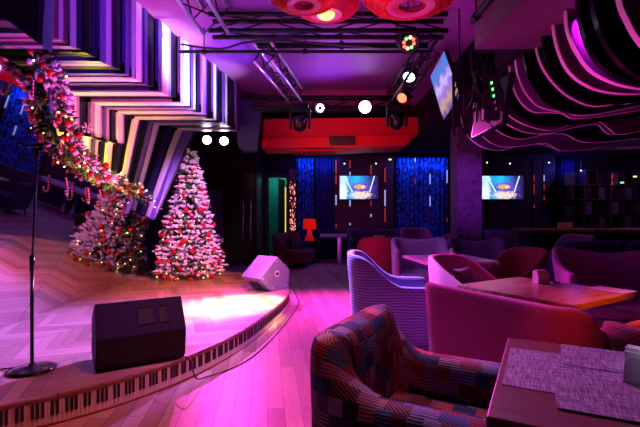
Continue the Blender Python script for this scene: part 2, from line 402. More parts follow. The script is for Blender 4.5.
# keyboard: keys marched along the front
bm = B(); per = [0]
for a, b in zip(EP, EP[1:]): per.append(per[-1]+(b-a).length)
def at_s(P, s):
    for i in range(len(per)-1):
        if per[i+1] >= s:
            t = (s-per[i])/max(1e-6, per[i+1]-per[i]); return P[i].lerp(P[i+1], t)
    return P[-1]
Kf, Kb = inset(EP, .004), inset(EP, .03); Kk = inset(EP, -.006)
endS = per[1+6*11+4]; s = per[1]; k = 0; kw = .0275
z0, z1 = .014, SZ-.037
def seg(Pf, Pb, a, b, za, zb, mi):
    vs = [bm.verts.new((q.x, q.y, z)) for z in (za, zb) for q in (at_s(Pf, a), at_s(Pf, b), at_s(Pb, b), at_s(Pb, a))]
    for f in ((0, 1, 5, 4), (1, 2, 6, 5), (2, 3, 7, 6), (3, 0, 4, 7), (4, 5, 6, 7), (0, 3, 2, 1)):
        fc = bm.faces.new([vs[i] for i in f]); fc.material_index = mi
while s < endS:
    seg(Kf, Kb, s+.0012, s+kw-.0012, z0, z1, 0)
    if k % 7 in (0, 1, 3, 4, 5): seg(Kk, Kb, s+kw*.70, s+kw*1.30, z0+(z1-z0)*.36, z1+.002, 1)
    s += kw; k += 1
loc(newobj('piano_keyboard', bm, ['keys', 'keysblack'], st), st)
# ------------------------------------------------------------------ striped slat cladding
def XU(D): return -3.12+.187*D
def lerp_tab(T, x):
    if x <= T[0][0]: return T[0][1]
    for (a, u), (b, v) in zip(T, T[1:]):
        if x <= b: return u+(v-u)*(x-a)/(b-a)
    return T[-1][1]
XI_T = [(2, -3.3), (5.5, -3.3), (6.3, -3.24), (6.9, -3.16), (7.3, -3.05), (7.6, -2.97), (8.1, -2.70), (8.42, -2.25)]
XB_T = [(2, -3.46), (6.6, -3.46), (7.0, -3.32), (7.5, -3.16), (8.1, -2.98), (8.42, -2.84)]
DB = lambda D: D if D < 6.6 else 6.6+(D-6.6)*.5
ZB_T = [(2, 1.3), (6.6, 1.3), (7.5, 1.5), (8.1, 1.35), (8.42, 1.25)]
sw = empty('slat_wall', (-2.3, 6, 3)); tag(sw, 'striped wall of glossy white, violet and black slats folding under the ceiling above the stage', 'wall cladding')
SM = ['white', 'lilac', 'slatnavy', 'slatblack', 'slatplum', 'slatviolet']
b1, b2, b3 = B(), B(), B()
def hexa(bm, q, off, mi):
    """q: 4 pts, off: vector thickness"""
    a = [bm.verts.new(p) for p in q]; b = [bm.verts.new(p-off) for p in q]
    f = bm.faces.new(a); f.material_index = mi; f = bm.faces.new(b[::-1]); f.material_index = mi
    for i in range(4):
        f = bm.faces.new((a[i], b[i], b[(i+1) % 4], a[(i+1) % 4])); f.material_index = mi
rs = random.Random(3)
XS = [(45,1),(52,4),(57,1),(63,4),(68,1),(74,2),(80,2),(84,3),(93,2),(98,5),(104,1),(113,3),(118,2),(124,5),(130,1),(135,0),(143,5),(148,3),(152,2),(157,5),(161,0),(171,2),(174,3),(179,1),(183,0),(190,5),(192,1),(194,3),(197,2),(201,0),(207,2),(210,3),(212,0),(216,2),(219,3),(222,5),(225,1),(228,3),(232,2),(235,1),(237,5),(240,0)]
SL = [(2.7+.3*k, 3.0+.3*k, (1, 3, 4, 2)[k % 4]) for k in range(3)]+[(3.12/(.187-(a[0]-320)/F), 3.12/(.187-(b_[0]-320)/F), a[1]) for a, b_ in zip(XS, XS[1:])]
SL[2] = (3.3, SL[3][0], 2)
D = 2.7; seq = [3, 1, 4, 1, 2, 3, 3, 2, 5, 0, 2, 5, 0, 0, 2, 3, 5, 0, 2, 5, 3, 1, 0, 0, 2, 5]; i = 0
subs = []
for D0, D1, mi in SL:
    d = rs.uniform(0, .025) if mi not in (2, 3) else rs.uniform(-.02, 0)
    subs.append((D0, D1, mi, d))
for D0, D1, mi, d in [q_ for a, b_, m_, d_ in subs for q_ in (((a, b_, m_, d_),) if b_-a < .09 else ((a, a+(b_-a)*.62, m_, d_), (a+(b_-a)*.62, b_-.012, {0: 1, 1: 5, 2: 3, 3: 2, 4: 3, 5: 2}[m_], d_-.012), (b_-.012, b_, 3, -.02)))]:
    def P(Dv, lev):
        xu, xi, xb = XU(Dv)+d, lerp_tab(XI_T, Dv)+d, lerp_tab(XB_T, Dv)+d
        return {0: Vector((xu, Dv, CH)), 1: Vector((xu, Dv, 3.0-d)), 2: Vector((xi, Dv, 3.0-d)),
                3: Vector((xi, Dv, 2.52-d)) if Dv < 6.9 else Vector((xi*.75+xb*.25, Dv*.75+DB(Dv)*.25, 2.6)),
                4: Vector((xi-.16, Dv, 2.52-d)) if Dv < 6.9 else Vector((xi*.75+xb*.25, Dv*.75+DB(Dv)*.25, 2.6)),
                5: Vector((xb, DB(Dv), lerp_tab(ZB_T, Dv)))}[lev]
    th = .12
    el_ = Vector((0, 0, -.005)); hexa(b1, [P(D0, 0), P(D1, 0), P(D1, 1)+el_, P(D0, 1)+el_], Vector((th, 0, 0)), mi)
    ex_ = Vector((-.006, 0, 0)); hexa(b2, [P(D0, 1)+ex_, P(D1, 1)+ex_, P(D1, 2), P(D0, 2)], Vector((0, 0, -th)), mi)
    ez_ = Vector((0, 0, -.004)); hexa(b3, [P(D0, 2)+ez_, P(D1, 2)+ez_, P(D1, 3), P(D0, 3)], Vector((.1, 0, 0)), mi)
    if D0 < 6.9 and D1 < 6.9: hexa(b3, [P(D0, 3), P(D1, 3), P(D1, 4), P(D0, 4)], Vector((0, 0, -.05)), mi)
    hexa(b3, [P(D0, 4), P(D1, 4), P(D1, 5), P(D0, 5)], Vector((.06, 0, 0)), mi)
for nm, b_ in (('upper_cladding', b1), ('soffit_cladding', b2), ('lower_cladding', b3)):
    loc(newobj(nm, b_, SM, sw), sw)
# ------------------------------------------------------------------ leaning mirror
ML = .17
def MP(D, Z, off=0): return Vector((-3.35+(Z-SZ)*ML+off, D, Z))
def mray(x, y):
    dx, dz = (x-320)/F, -(y-213.5)/F
    D_ = (3.35+ML*SZ-ML*CZ)/(-dx+ML*dz); return D_, CZ+dz*D_
GPX = [(26, 62), (38, 74), (47, 92), (51, 112), (57, 134), (68, 152), (85, 168), (105, 180), (128, 192), (150, 207)]
mpoly = [(3.3, SZ+.005), (3.3, 2.83), (mray(20, 60)[0], 2.83)]+[mray(x, y) for x, y in GPX[1:]]+[(8.2, SZ+.005)]
mr = empty('leaning_mirror', MP(6, SZ)); tag(mr, 'large mirror leaning over the stage with a sloping top edge under the garland', 'mirror')
bm = B(); prism(bm, mpoly, 0, -.025, lambda u, v, w: MP(u, v, w)); loc(newobj('glass', bm, 'mirror', mr), mr)
bm = B(); prism(bm, [(a, b) for a, b in mpoly], -.027, -.07, lambda u, v, w: MP(u, v, w)); loc(newobj('backing', bm, 'black', mr), mr)
# ------------------------------------------------------------------ christmas tree
def sprig(bm, p, d, L, r, mi, n=4):
    d = d.normalized(); up = Vector((0, 0, 1)) if abs(d.z) < .9 else Vector((1, 0, 0))
    a = d.cross(up).normalized(); b = d.cross(a)
    base = bm.verts.new(p); tip = bm.verts.new(p+d*L)
    ring = [bm.verts.new(p+d*L*.55+(a*math.cos(2*PI*k/n)+b*math.sin(2*PI*k/n))*r) for k in range(n)]
    for k in range(n):
        for t in (base, tip):
            f = bm.faces.new((ring[k], ring[(k+1) % n], t)); f.material_index = mi
def make_tree(name, x, y, z, H, R, label):
    T = empty(name, (x, y, z)); tag(T, label, 'christmas tree')
    rr = random.Random(11)
    bm = B(); tube(bm, [(0, 0, 0), (0, 0, H*.95)], .045, 8, taper=[1, .2]); newobj('trunk', bm, 'trunk', T)
    bm = B(); layers = 25; spots = []
    for i in range(layers):
        t = i/(layers-1); zz = .12+t*(H-.2); R0 = R*(1-t)**.9*(1.0 if i else .92)+.03
        nb = max(5, int(24*(1-t)+4))
        for k in range(nb):
            a = 2*PI*(k+rr.random()*.7)/nb+i; rad = R0*rr.uniform(.78, 1.08)
            o = Vector((math.cos(a), math.sin(a), 0)); root = Vector((0, 0, zz+.06))+o*rad*.25
            tipp = Vector((0, 0, zz-.05*(1-t)))+o*rad
            sprig(bm, root, tipp-root, (tipp-root).length, .03, 1)
            m = rr.choice((4, 5, 6))
            for j in range(m):
                u = .5+.55*j/m; p = root.lerp(tipp, u*.95); s_ = -1 if j % 2 else 1
                side = Vector((-o.y, o.x, 0))*s_
                dd = o*rr.uniform(.5, 1)+side*rr.uniform(.2, .9)+Vector((0, 0, rr.uniform(-.15, .45)))
                sprig(bm, p, dd, rr.uniform(.09, .16), rr.uniform(.02, .036), 0 if rr.random() < .85 else 1)
            if rr.random() < .42: spots.append((tipp+o*.01+Vector((0, 0, -.03)), t))
    newobj('foliage', bm, ['snow', 'pine'], T, smooth=False)
    return T, spots
TX, TY = -2.50, 8.2
tree, spots = make_tree('christmas_tree', TX, TY, SZ, 2.42, .66, 'snowy christmas tree with red baubles standing at the back of the stage')
def ball_mesh(r):
    bm = B(); bmesh.ops.create_uvsphere(bm, u_segments=14, v_segments=10, radius=r)
    tube(bm, [(0, 0, r*.95), (0, 0, r*1.2)], r*.25, 6)
    me = bpy.data.meshes.new('bauble'); bm.to_mesh(me); bm.free()
    for p in me.polygons: p.use_smooth = True
    return me
mb = {}
for c in ('redball', 'whiteball'):
    for r in (.027, .035, .042, .045, .048):
        me = ball_mesh(r); me.materials.append(M[c]); mb[c, r] = me
rr = random.Random(5); rr.shuffle(spots)
for p, t in spots[:105]:
    o = bpy.data.objects.new('bauble', mb['redball', rr.choice((.035, .042, .048))]); COL.objects.link(o)
    o.location = Vector((TX, TY, SZ))+p
    tag(o, 'shiny red bauble hanging on the snowy christmas tree', 'bauble', 'red baubles on the christmas tree')
bm = B()
for p, t in spots[105:260]+[(s_[0]*.9, 0) for s_ in spots[:60]]:
    q = Vector(p)*1.0; q.x *= .93; q.y *= .93
    bmesh.ops.create_icosphere(bm, subdivisions=1, radius=.009, matrix=Matrix.Translation(q))
tag(newobj('fairy_lights', bm, 'bulb', loc=(TX, TY, SZ)), 'warm fairy lights wound round the snowy christmas tree', 'fairy lights', kind='stuff')
# ------------------------------------------------------------------ garland along the mirror edge
gp = [MP(*mray(x, y), .09) for x, y in GPX]
GP = smooth_path(gp, 8)
G0 = GP[len(GP)//2].copy()
bm = B(); rr = random.Random(9); gsp = []
for i in range(len(GP)-1):
    for k in range(20):
        p = GP[i].lerp(GP[i+1], rr.random())
        o = Vector((rr.gauss(0, 1), rr.gauss(0, 1), rr.gauss(0, 1))).normalized(); o.x = abs(o.x)
        p = p+o*rr.uniform(.0, .09)
        sprig(bm, p-G0, o+Vector((0, 0, .2)), rr.uniform(.06, .13), rr.uniform(.012, .02), 0 if rr.random() < .3 else 1)
        if rr.random() < .16: gsp.append(p+o*.07)
g = newobj('garland', bm, ['snow', 'pine'], None, loc=G0)
tag(g, 'thick pine garland full of baubles running down the mirror edge', 'garland')
rr.shuffle(gsp)
for j, p in enumerate(gsp[:130]):
    red = j % 9 in (0, 2, 4, 5, 7)
    o = bpy.data.objects.new('bauble', mb['redball' if red else 'whiteball', rr.choice((.027, .027, .035))]); COL.objects.link(o); o.location = p
    if red: tag(o, 'shiny red bauble fixed in the pine garland over the mirror', 'bauble', 'red baubles on the garland')
    else: tag(o, 'round white bauble fixed in the pine garland over the mirror', 'bauble', 'white baubles on the garland')
def star_mesh():
    bm = B()
    for k in range(6):
        a = 2*PI*k/6; d = Vector((0, math.cos(a), math.sin(a)))
        sprig(bm, Vector((0, 0, 0)), d, .08, .012, 0); sprig(bm, d*.04, Vector((0, math.cos(a+.8), math.sin(a+.8))), .03, .006, 0); sprig(bm, d*.04, Vector((0, math.cos(a-.8), math.sin(a-.8))), .03, .006, 0)
    me = bpy.data.meshes.new('snowflake'); bm.to_mesh(me); bm.free(); me.materials.append(M['whiteball']); return me
sm = star_mesh()
for (x, y, D_) in ((36, 86, 4.5), (61, 156, 5.2), (30, 73, 4.3), (91, 180, 6.0), (118, 190, 6.8), (48, 100, 4.75), (70, 128, 5.15)):
    p = W(x, y, D_); o = bpy.data.objects.new('snowflake', sm); COL.objects.link(o); o.location = Vector((max(p.x, MP(0, p.z).x+.16), p.y, p.z)); o.rotation_euler = (rr.uniform(0, 1), 0, math.radians(-35))
    tag(o, 'glittering white six-pointed snowflake hanging in the garland', 'snowflake', 'snowflakes on the garland')
bm = B(); cp = [(0, 0, 0), (0, 0, .16)]+[(0, .035-.035*math.cos(a), .16+.035*math.sin(a)) for a in (.5, 1, 1.57, 2.2, 3.0)]+[(0, .07, .13)]
tube(bm, cp, .011, 8); cm = bpy.data.meshes.new('candy_cane'); bm.to_mesh(cm); bm.free()
q = N('candy_stripes'); tc = q.n('ShaderNodeTexCoord'); sx = q.n('ShaderNodeSeparateXYZ', ins={0: tc.outputs['Object']})
q.base(q.mix(q.math('GREATER_THAN', q.math('SINE', q.math('MULTIPLY', q.math('ADD', sx.outputs[2], sx.outputs[1]), 160)), 0), (.8, .02, .04), (.85, .75, .8))); cm.materials.append(q.m)
for (x, y, D_, a) in ((42, 136, 4.75, 3.6), (52, 178, 5.0, 3.5), (76, 188, 5.5, 3.5), (32, 80, 4.2, 3.1), (44, 108, 4.6, 3.4), (83, 190, 5.8, 3.7)):
    p = W(x, y, D_); o = bpy.data.objects.new('candy_cane', cm); COL.objects.link(o); o.location = Vector((max(p.x, MP(0, p.z).x+.1), p.y, p.z)); o.rotation_euler = (a, 0, 0.2)
    tag(o, 'red and white candy cane ornament dangling from the garland', 'candy cane', 'candy canes on the garland')
bm = B()
for p in gsp[130:175]: bmesh.ops.create_icosphere(bm, subdivisions=1, radius=.011, matrix=Matrix.Translation(p+Vector((.02, 0, .01))-G0))
tag(newobj('fairy_lights', bm, 'bulb', loc=G0), 'warm fairy lights wound through the pine garland', 'fairy lights', kind='stuff')
# ------------------------------------------------------------------ stage monitors
def monitor(loc_, rz, w, prof, body, front, label, s=1, tilt=0, front_grille=True):
    T = empty('stage_monitor', loc_, rot=(0, tilt, rz)); tag(T, label, 'speaker')
    bm = B(); prism(bm, [(a*s, b*s) for a, b in prof], -w/2, w/2, lambda u, v, q: (q, u, v)); newobj('cabinet', bm, body, T, bevel=.008)
    return T
prof1 = [(.03, 0), (-.02, .05), (-.05, .26), (.12, .50), (.42, .34), (.44, .06), (.36, 0)]
p_l, p_r = onz(98, 374, SZ), onz(183, 359, SZ)
rz = math.atan2(p_r.y-p_l.y, p_r.x-p_l.x); w1 = (p_r-p_l).length+.03
T = monitor((p_l+p_r)/2+Vector((0, 0, .003)), rz, w1, prof1, 'monitor', None, 'large black wedge stage monitor at the stage edge above the piano keys', s=1)
ang = math.atan2(.195, .16)
def slope(u, v, off=0):  # point on the top-front panel of monitor 1: u along width, v 0..1 up the slope
    n_ = Vector((0, -.24, .17)).normalized(); return Vector((u, -.05+.17*v, .26+.24*v))+n_*off
for (u0, u1) in ((-.03, .09), (.13, .20)):
    bm = B()
    hexa(bm, [slope(u0, .28, .004), slope(u1, .28, .004), slope(u1, .72, .004), slope(u0, .72, .004)], Vector((0, 0, .001)), 0)
    newobj('handle_recess', bm, 'grille', T)
    bm = B()
    P4 = [slope(u0, .25), slope(u1, .25), slope(u1, .75), slope(u0, .75)]
    tube(bm, [slope(a, b, .004) for a, b in ((u0, .26), (u1, .26), (u1, .74), (u0, .74), (u0, .26))], .004, 6); newobj('recess_rim', bm, 'monitor', T)
bm = B(); hexa(bm, [Vector((-w1/2+.01, -.054, .25)), Vector((w1/2-.01, -.054, .25)), Vector((w1/2-.01, -.026, .06)), Vector((-w1/2+.01, -.026, .06))], Vector((0, .004, 0)), 0); newobj('grille', bm, 'grille', T)
for z_, x_ in ((.09, -w1/2+.001),):
    bm = B(); lathe(bm, [(.035, -.003), (.035, .003)], 16, Matrix.Translation((x_, .1, z_+.02)) @ Matrix.Rotation(PI/2, 4, 'Y')); newobj('socket', bm, 'black', T)
# second monitor, pale
prof2 = [(.06, 0), (-.02, .10), (-.06, .19), (.10, .46), (.34, .36), (.44, .14), (.38, 0)]
T2 = monitor((-.93, 6.72, SZ+.003), math.radians(-43), .47, [(.0, .0), (-.21, .21), (.14, .52), (.40, .30), (.37, .0)], 'monitor_light', None, 'scuffed wedge monitor tinted pale violet turned sideways at the far end of the stage')
hw = .235
bm = B(); lathe(bm, [(.05, -.002), (.05, .004)], 16, Matrix.Translation((hw, .13, .26)) @ Matrix.Rotation(PI/2, 4, 'Y')); newobj('connector_plate', bm, 'white', T2)
bm = B(); box(bm, hw+.004, hw+.01, .10, .16, .235, .28); newobj('connector', bm, 'black', T2)
for (yy, zz) in ((-.15, .21), (.33, .29), (.12, .45), (.31, .05), (.03, .05)):
    bm = B(); lathe(bm, [(.012, 0), (.012, .006), (.004, .009)], 8, Matrix.Translation((hw, yy, zz)) @ Matrix.Rotation(PI/2, 4, 'Y')); newobj('bolt', bm, 'white', T2)
for xx in (-.07, .06):
    bm = B(); hexa(bm, [Vector((xx-.045, -.06, .06)), Vector((xx+.045, -.06, .06)), Vector((xx+.045, -.14, .14)), Vector((xx-.045, -.14, .14))], Vector((0, .006, .006)), 0)
    newobj('handle_recess', bm, 'black', T2, loc=(0, -.004, 0))
# cables
def cable(name, pts, r, label):
    P_ = smooth_path([Vector(p) for p in pts], 6); c = P_[0].copy()
    bm = B(); tube(bm, [p-c for p in P_], r, 6); tag(newobj(name, bm, 'black', smooth=True, loc=c), label, 'cable')
c0 = onz(186, 361, SZ)
def fl(x, y, z=.008): q_ = onz(x, y, 0); return (q_.x, q_.y, z)
e1 = at_s(Kk, 0)
cable('speaker_cable', [(c0.x-.03, c0.y+.06, .215), (c0.x+.05, c0.y-.03, .214), (c0.x+.11, c0.y-.10, .1), fl(209, 377), fl(232, 369), fl(258, 353), fl(285, 325), fl(296, 309), fl(299, 303), (-.36, 6.95, .01), (-.40, 6.85, .12), (-.46, 6.9, .212), (-.56, 6.95, .212)], .006, 'black cable trailing from the near monitor along the floor beside the stage')
# ------------------------------------------------------------------ mic stand
mb_ = onz(32, 370, SZ)
T = empty('microphone_stand', mb_); tag(T, 'black microphone stand with a round base at the left of the stage', 'microphone stand')
bm = B(); lathe(bm, [(.165, .002), (.168, .01), (.12, .022), (.03, .035), (.02, .05)], 40); newobj('base', bm, 'blackgloss', T, smooth=True)
top = W(37, 160, mb_.y)-mb_
bm = B(); tube(bm, [(0, 0, .03), (0, 0, .82)], .013, 10); newobj('pole', bm, 'blackgloss', T, smooth=True)
bm = B(); tube(bm, [(0, 0, .80), (top.x, 0, top.z)], .0085, 10); newobj('upper_pole', bm, 'black', T, smooth=True)
bm = B(); tube(bm, [(0, 0, .76), (0, 0, .88)], .018, 10); newobj('clutch', bm, 'blackgloss', T, smooth=True)
bm = B(); tube(bm, [(top.x, 0, top.z), (top.x, 0, top.z+.07)], .016, 10); tube(bm, [(top.x-.03, 0, top.z+.07), (top.x+.05, 0, top.z+.085)], .019, 10); newobj('clip', bm, 'black', T, smooth=True)
T3 = empty('microphone', mb_+Vector((top.x, 0, top.z+.11))); tag(T3, 'silver-headed microphone clipped on top of the stand', 'microphone')
bm = B(); tube(bm, [(-.09, 0, -.005), (.06, 0, .01)], .014, 10, taper=[.7, 1]); newobj('body', bm, 'blackgloss', T3, smooth=True)
bm = B(); bmesh.ops.create_uvsphere(bm, u_segments=16, v_segments=12, radius=.026, matrix=Matrix.Translation((.08, 0, .013))); newobj('head', bm, 'chrome', T3, smooth=True)
cable('microphone_cable', [mb_+Vector((-.10, .02, .015-.0)), mb_+Vector((-.24, -.02, .01)), mb_+Vector((-.5, -.2, .01)), mb_+Vector((-.85, -.25, .01))], .006, 'thin black cable leaving the base of the microphone stand')
# ------------------------------------------------------------------ seating
def rounded_path(w, d, r, n=8):
    pts = []
    def add(x, y, nx, ny): pts.append((x, y, nx, ny))
    for k in range(6): add(d/2-(d-r)*k/6, w/2, 0, 1)
    for k in range(n+1):
        a = PI/2+PI/2*k/n; add(-d/2+r+r*math.cos(a), w/2-r+r*math.sin(a), math.cos(a), math.sin(a))
    m = 8
    for k in range(1, m): add(-d/2, w/2-r-(w-2*r)*k/m, -1, 0)
    for k in range(n+1):
        a = PI+PI/2*k/n; add(-d/2+r+r*math.cos(a), -w/2+r+r*math.sin(a), math.cos(a), math.sin(a))
    for k in range(1, 7): add(-d/2+r+(d-r)*k/6, -w/2, 0, -1)
    return pts
def chair(name, label, cat, x, y, ang, w, d, hb, ha, m, t=.1, r=.25, flare=.08, seat=.42, group=None, swoop=1.0, scoop=0, cushion=None, legs=True, roundtop=.5, z0=.12, tilt=0, ramp=(.45, .95)):
    T = empty(name, (x, y, 0), math.radians(ang)); tag(T, label, cat, group)
    path = rounded_path(w, d, r); n = len(path)
    L = [0]
    for a, b in zip(path, path[1:]): L.append(L[-1]+math.hypot(a[0]-b[0], a[1]-b[1]))
    bm = B(); uvl = bm.loops.layers.uv.new('UVMap'); rings = []; perim = []
    for i, (px, py, nx, ny) in enumerate(path):
        # height: arms low at front, rising into the back
        f = (-px+d/2)/d            # 0 front .. 1 back
        k = min(1, max(0, (f-ramp[0])/(ramp[1]-ramp[0]))) if swoop == 1.0 else min(1, max(0, f))**swoop
        k = k*k*(3-2*k)
        h = ha+(hb-ha)*k
        if scoop: h -= scoop*max(0, 1-abs(py)/(w*.42))**.8*k
        fl_ = flare*k
        rt = t/2
        prof = [(t*.5, 0), (t*.5, .33), (t*.5, .66), (t*.5, .93), (t*.33, .985), (0, 1), (-t*.33, .985), (-t*.5, .93), (-t*.5, .66), (-t*.5, .33), (-t*.5, 0)]
        ring = []
        for o_, zf in prof:
            z_ = z0+(h-z0)*zf
            if zf > .9: z_ = h-(1-zf)*t*4
            out = o_+fl_*(zf**1.5)-t/2
            ring.append(bm.verts.new((px+nx*out, py+ny*out, z_)))
        rings.append(ring)
        s_ = [0]
        for a, b in zip(ring, ring[1:]): s_.append(s_[-1]+(a.co-b.co).length)
        perim.append(s_)
    for i in range(n-1):
        for j in range(len(prof)-1):
            vs = (rings[i][j], rings[i+1][j], rings[i+1][j+1], rings[i][j+1])
            fc = bm.faces.new(vs)
            for lp, (ii, jj) in zip(fc.loops, ((i, j), (i+1, j), (i+1, j+1), (i, j+1))): lp[uvl].uv = (L[ii], perim[ii][jj])
    for ii in (0, n-1):
        fc = bm.faces.new(rings[ii])
        for lp in fc.loops: lp[uvl].uv = (lp.vert.co.y, lp.vert.co.z)
    for i in range(n-1):
        fc = bm.faces.new((rings[i][0], rings[i][-1], rings[i+1][-1], rings[i+1][0]))
    o = newobj('backrest', bm, m, T, smooth=True, subsurf=1)
    # seat base and cushion
    iw, idp = w-2*t-.004, d-t-.004
    def cush(nm, z0, z1, mm, xo=0, g=0):
        bm = B(); box(bm, -d/2+t+.002, d/2-.01+xo, -iw/2+g, iw/2-g, z0, z1)
        uv = bm.loops.layers.uv.new('UVMap')
        for fc in bm.faces:
            for lp in fc.loops: lp[uv].uv = (lp.vert.co.x+lp.vert.co.z, lp.vert.co.y+lp.vert.co.z)
        return newobj(nm, bm, mm, T, bevel=.035)
    cush('seat_frame', z0, seat-.13, m); cush('seat_cushion', seat-.125, seat, cushion or m, .02)
    if legs:
        for sx_ in (-1, 1):
            for sy in (-1, 1):
                bm = B(); tube(bm, [(sx_*(d/2-.08), sy*(w/2-.08), 0), (sx_*(d/2-.1), sy*(w/2-.1), z0+.01)], .022, 8, taper=[.7, 1]); newobj('leg', bm, 'black', T, smooth=True)
    return T
chair('patchwork_armchair', 'patchwork armchair of red, navy and grey patches in the foreground', 'armchair', .49, 2.09, -28, .92, .84, .86, .61, 'patch', t=.21, r=.18, flare=.02, seat=.42, z0=.1, ramp=(.70, .90))
chair('rose_sofa', 'rose pink curved sofa back seen from behind, right behind the patchwork armchair', 'sofa', 1.39, 3.02, 31, 1.17, .68, .87, .70, 'pinkcloth', t=.1, r=.16, flare=.05)
chair('woven_armchair', 'dark red woven armchair behind the near table, at the right edge', 'armchair', 2.10, 2.36, 32, .84, .62, .77, .70, 'weave', t=.1, r=.25, flare=.04)
chair('ribbed_armchair', 'lavender ribbed high-backed armchair with sweeping arms facing right', 'armchair', .76, 4.42, -4, .78, .84, 1.0, .70, 'violet_ribs', t=.09, r=.22, flare=.07)
T = chair('tub_chair', 'hot pink tub chair holding a dark cushion beside the walnut table', 'armchair', 1.70, 4.98, -48, .80, .74, .90, .55, 'hotpink', t=.08, r=.36, flare=.05, swoop=.9)
chair('tub_chair', 'crimson tub chair with its rounded back to the camera', 'armchair', 1.14, 8.6, 85, .82, .7, .95, .62, 'crimson', t=.09, r=.34, flare=.03)
chair('lounge_chair', 'grey lavender lounge chair behind the pale table, left of the dark purple one', 'armchair', 1.72, 7.3, -96, .94, .72, .98, .8, 'greylav', t=.1, r=.2, flare=.05, scoop=.05)
chair('lounge_chair', 'dark purple scooped lounge chair in front of the column', 'armchair', 2.76, 7.45, -100, .94, .72, .98, .75, 'darkpurple', t=.1, r=.25, flare=.08, scoop=.1)
chair('tub_chair', 'dark red tub chair right of the pale table', 'armchair', 2.86, 6.2, 205, .72, .7, .90, .55, 'darkcrimson', t=.08, r=.34, flare=.05, swoop=.9)
chair('scalloped_sofa', 'purple scalloped sofa facing the walnut table at the right', 'sofa', 3.33, 4.75, -108, 1.15, .74, 1.0, .75, 'purple', t=.09, r=.3, flare=.16, scoop=.09)
chair('lounge_chair', 'dark blue lounge chair beyond the crimson tub chair', 'armchair', 1.3, 10.3, -90, 1.2, .7, 1.02, .8, 'navycloth', t=.1, r=.2, scoop=.03)
chair('lounge_chair', 'pale purple low chair between the crimson chair and the grey lavender one', 'armchair', 1.98, 8.95, 230, .8, .7, .85, .6, 'greylav', t=.1, r=.25)
chair('lounge_chair', 'plum lounge chair under the blue damask curtain', 'armchair', 2.45, 10.2, -60, .9, .7, 1.05, .7, 'purple', t=.1, r=.25)
chair('lounge_chair', 'dim plum lounge chair just left of the column', 'armchair', 2.66, 9.3, 200, .7, .66, .95, .6, 'darkpurple', t=.1, r=.25)
chair('lounge_chair', 'dark purple lounge chair right of the column under the second screen', 'armchair', 3.75, 9.0, -120, .8, .7, 1.05, .7, 'darkpurple', t=.1, r=.25)
chair('lounge_chair', 'plum wing chair beyond the dark red tub chair', 'armchair', 4.7, 8.2, 190, .8, .7, 1.0, .65, 'purple', t=.1, r=.25)
chair('lounge_chair', 'navy lounge chair below the bar counter, left of its twin', 'armchair', 4.25, 7.0, 95, 1.0, .7, .98, .7, 'navycloth', t=.1, r=.2)
chair('lounge_chair', 'navy lounge chair below the bar counter, right of its twin', 'armchair', 5.35, 7.0, 88, 1.0, .7, .98, .7, 'navycloth', t=.1, r=.2)
T = chair('dark_sofa', 'dark brown sofa with loose cushions against the left rear wall', 'sofa', -.66, 11.35, -12, 1.3, .85, .88, .45, 'browncloth', t=.14, r=.12, flare=.05, seat=.42)
def cushion(name, loc_, rot, s, m, label, cat='cushion', th=.09):
    bm = B(); bmesh.ops.create_grid(bm, x_segments=10, y_segments=10, size=.5)
    uv = bm.loops.layers.uv.new('UVMap')
    top_ = {}
    for v in bm.verts:
        a, b = abs(v.co.x*2), abs(v.co.y*2); k = max(0, (1-a**2.5)*(1-b**2.5))**.5
        pinch = 1-.08*(1-max(a, b) if max(a, b) > .99 else 0)
        v.co = Vector((v.co.x*s*(1-.1*(1-b*b)*(a > .9)), v.co.y*s*(1-.1*(1-a*a)*(b > .9)), th*k*.5+.003))
    for f in bm.faces:
        for lp in f.loops: lp[uv].uv = (lp.vert.co.x, lp.vert.co.y)
    g_ = bmesh.ops.duplicate(bm, geom=bm.faces[:])
    for e in g_['geom']:
        if isinstance(e, bmesh.types.BMVert): e.co.z *= -1
    o = newobj(name, bm, m, None, smooth=True, loc=loc_, rot=rot); tag(o, label, cat); return o
cushion('pillow', (1.70, 4.98, .58), (math.radians(68), 0, math.radians(42)), .40, 'pillow', 'dark velvet pillow lying in the hot pink tub chair')
cushion('sofa_cushion', (-1.02, 11.55, .66), (math.radians(70), 0, math.radians(55)), .48, 'browncloth', 'square brown cushion nearest the wall on the dark rear sofa')
cushion('sofa_cushion', (-.68, 11.80, .66), (math.radians(70), 0, math.radians(55)), .46, 'browncloth', 'square brown cushion leaning at the lamp end of the dark rear sofa')
# ------------------------------------------------------------------ tables
def table(name, label, c, ang, w, d, h, th, m, base='pedestal'):
    T = empty(name, (c[0], c[1], 0), math.radians(ang)); tag(T, label, 'table')
    boxobj('tabletop', -w/2, w/2, -d/2, d/2, h-th, h, m, T, bevel=.006)
    if base == 'pedestal':
        bm = B(); tube(bm, [(0, 0, .02), (0, 0, h-th)], .045, 12); newobj('column', bm, 'black', T, smooth=True)
        bm = B(); lathe(bm, [(.26, 0), (.26, .012), (.05, .03)], 28); newobj('base', bm, 'black', T)
    else:
        for sx_ in base: boxobj('leg', sx_-.05, sx_+.05, -.15, .15, 0, h-th, 'chrome', T)
    return T
TA = math.radians(-27.5); tu = Vector((math.cos(TA), math.sin(TA), 0)); tv = Vector((-math.sin(TA), math.cos(TA), 0))
cfl = Vector((.985, 2.24, 0)); tc_ = cfl+tu*.47-tv*.49
table('near_table', 'dark wooden table with woven placemats in the bottom right corner', (tc_.x, tc_.y), -27.5, .94, .98, .75, .045, 'tableplain')
def local(p): d_ = Vector((p.x, p.y, 0))-tc_; return (d_.dot(tu), d_.dot(tv))
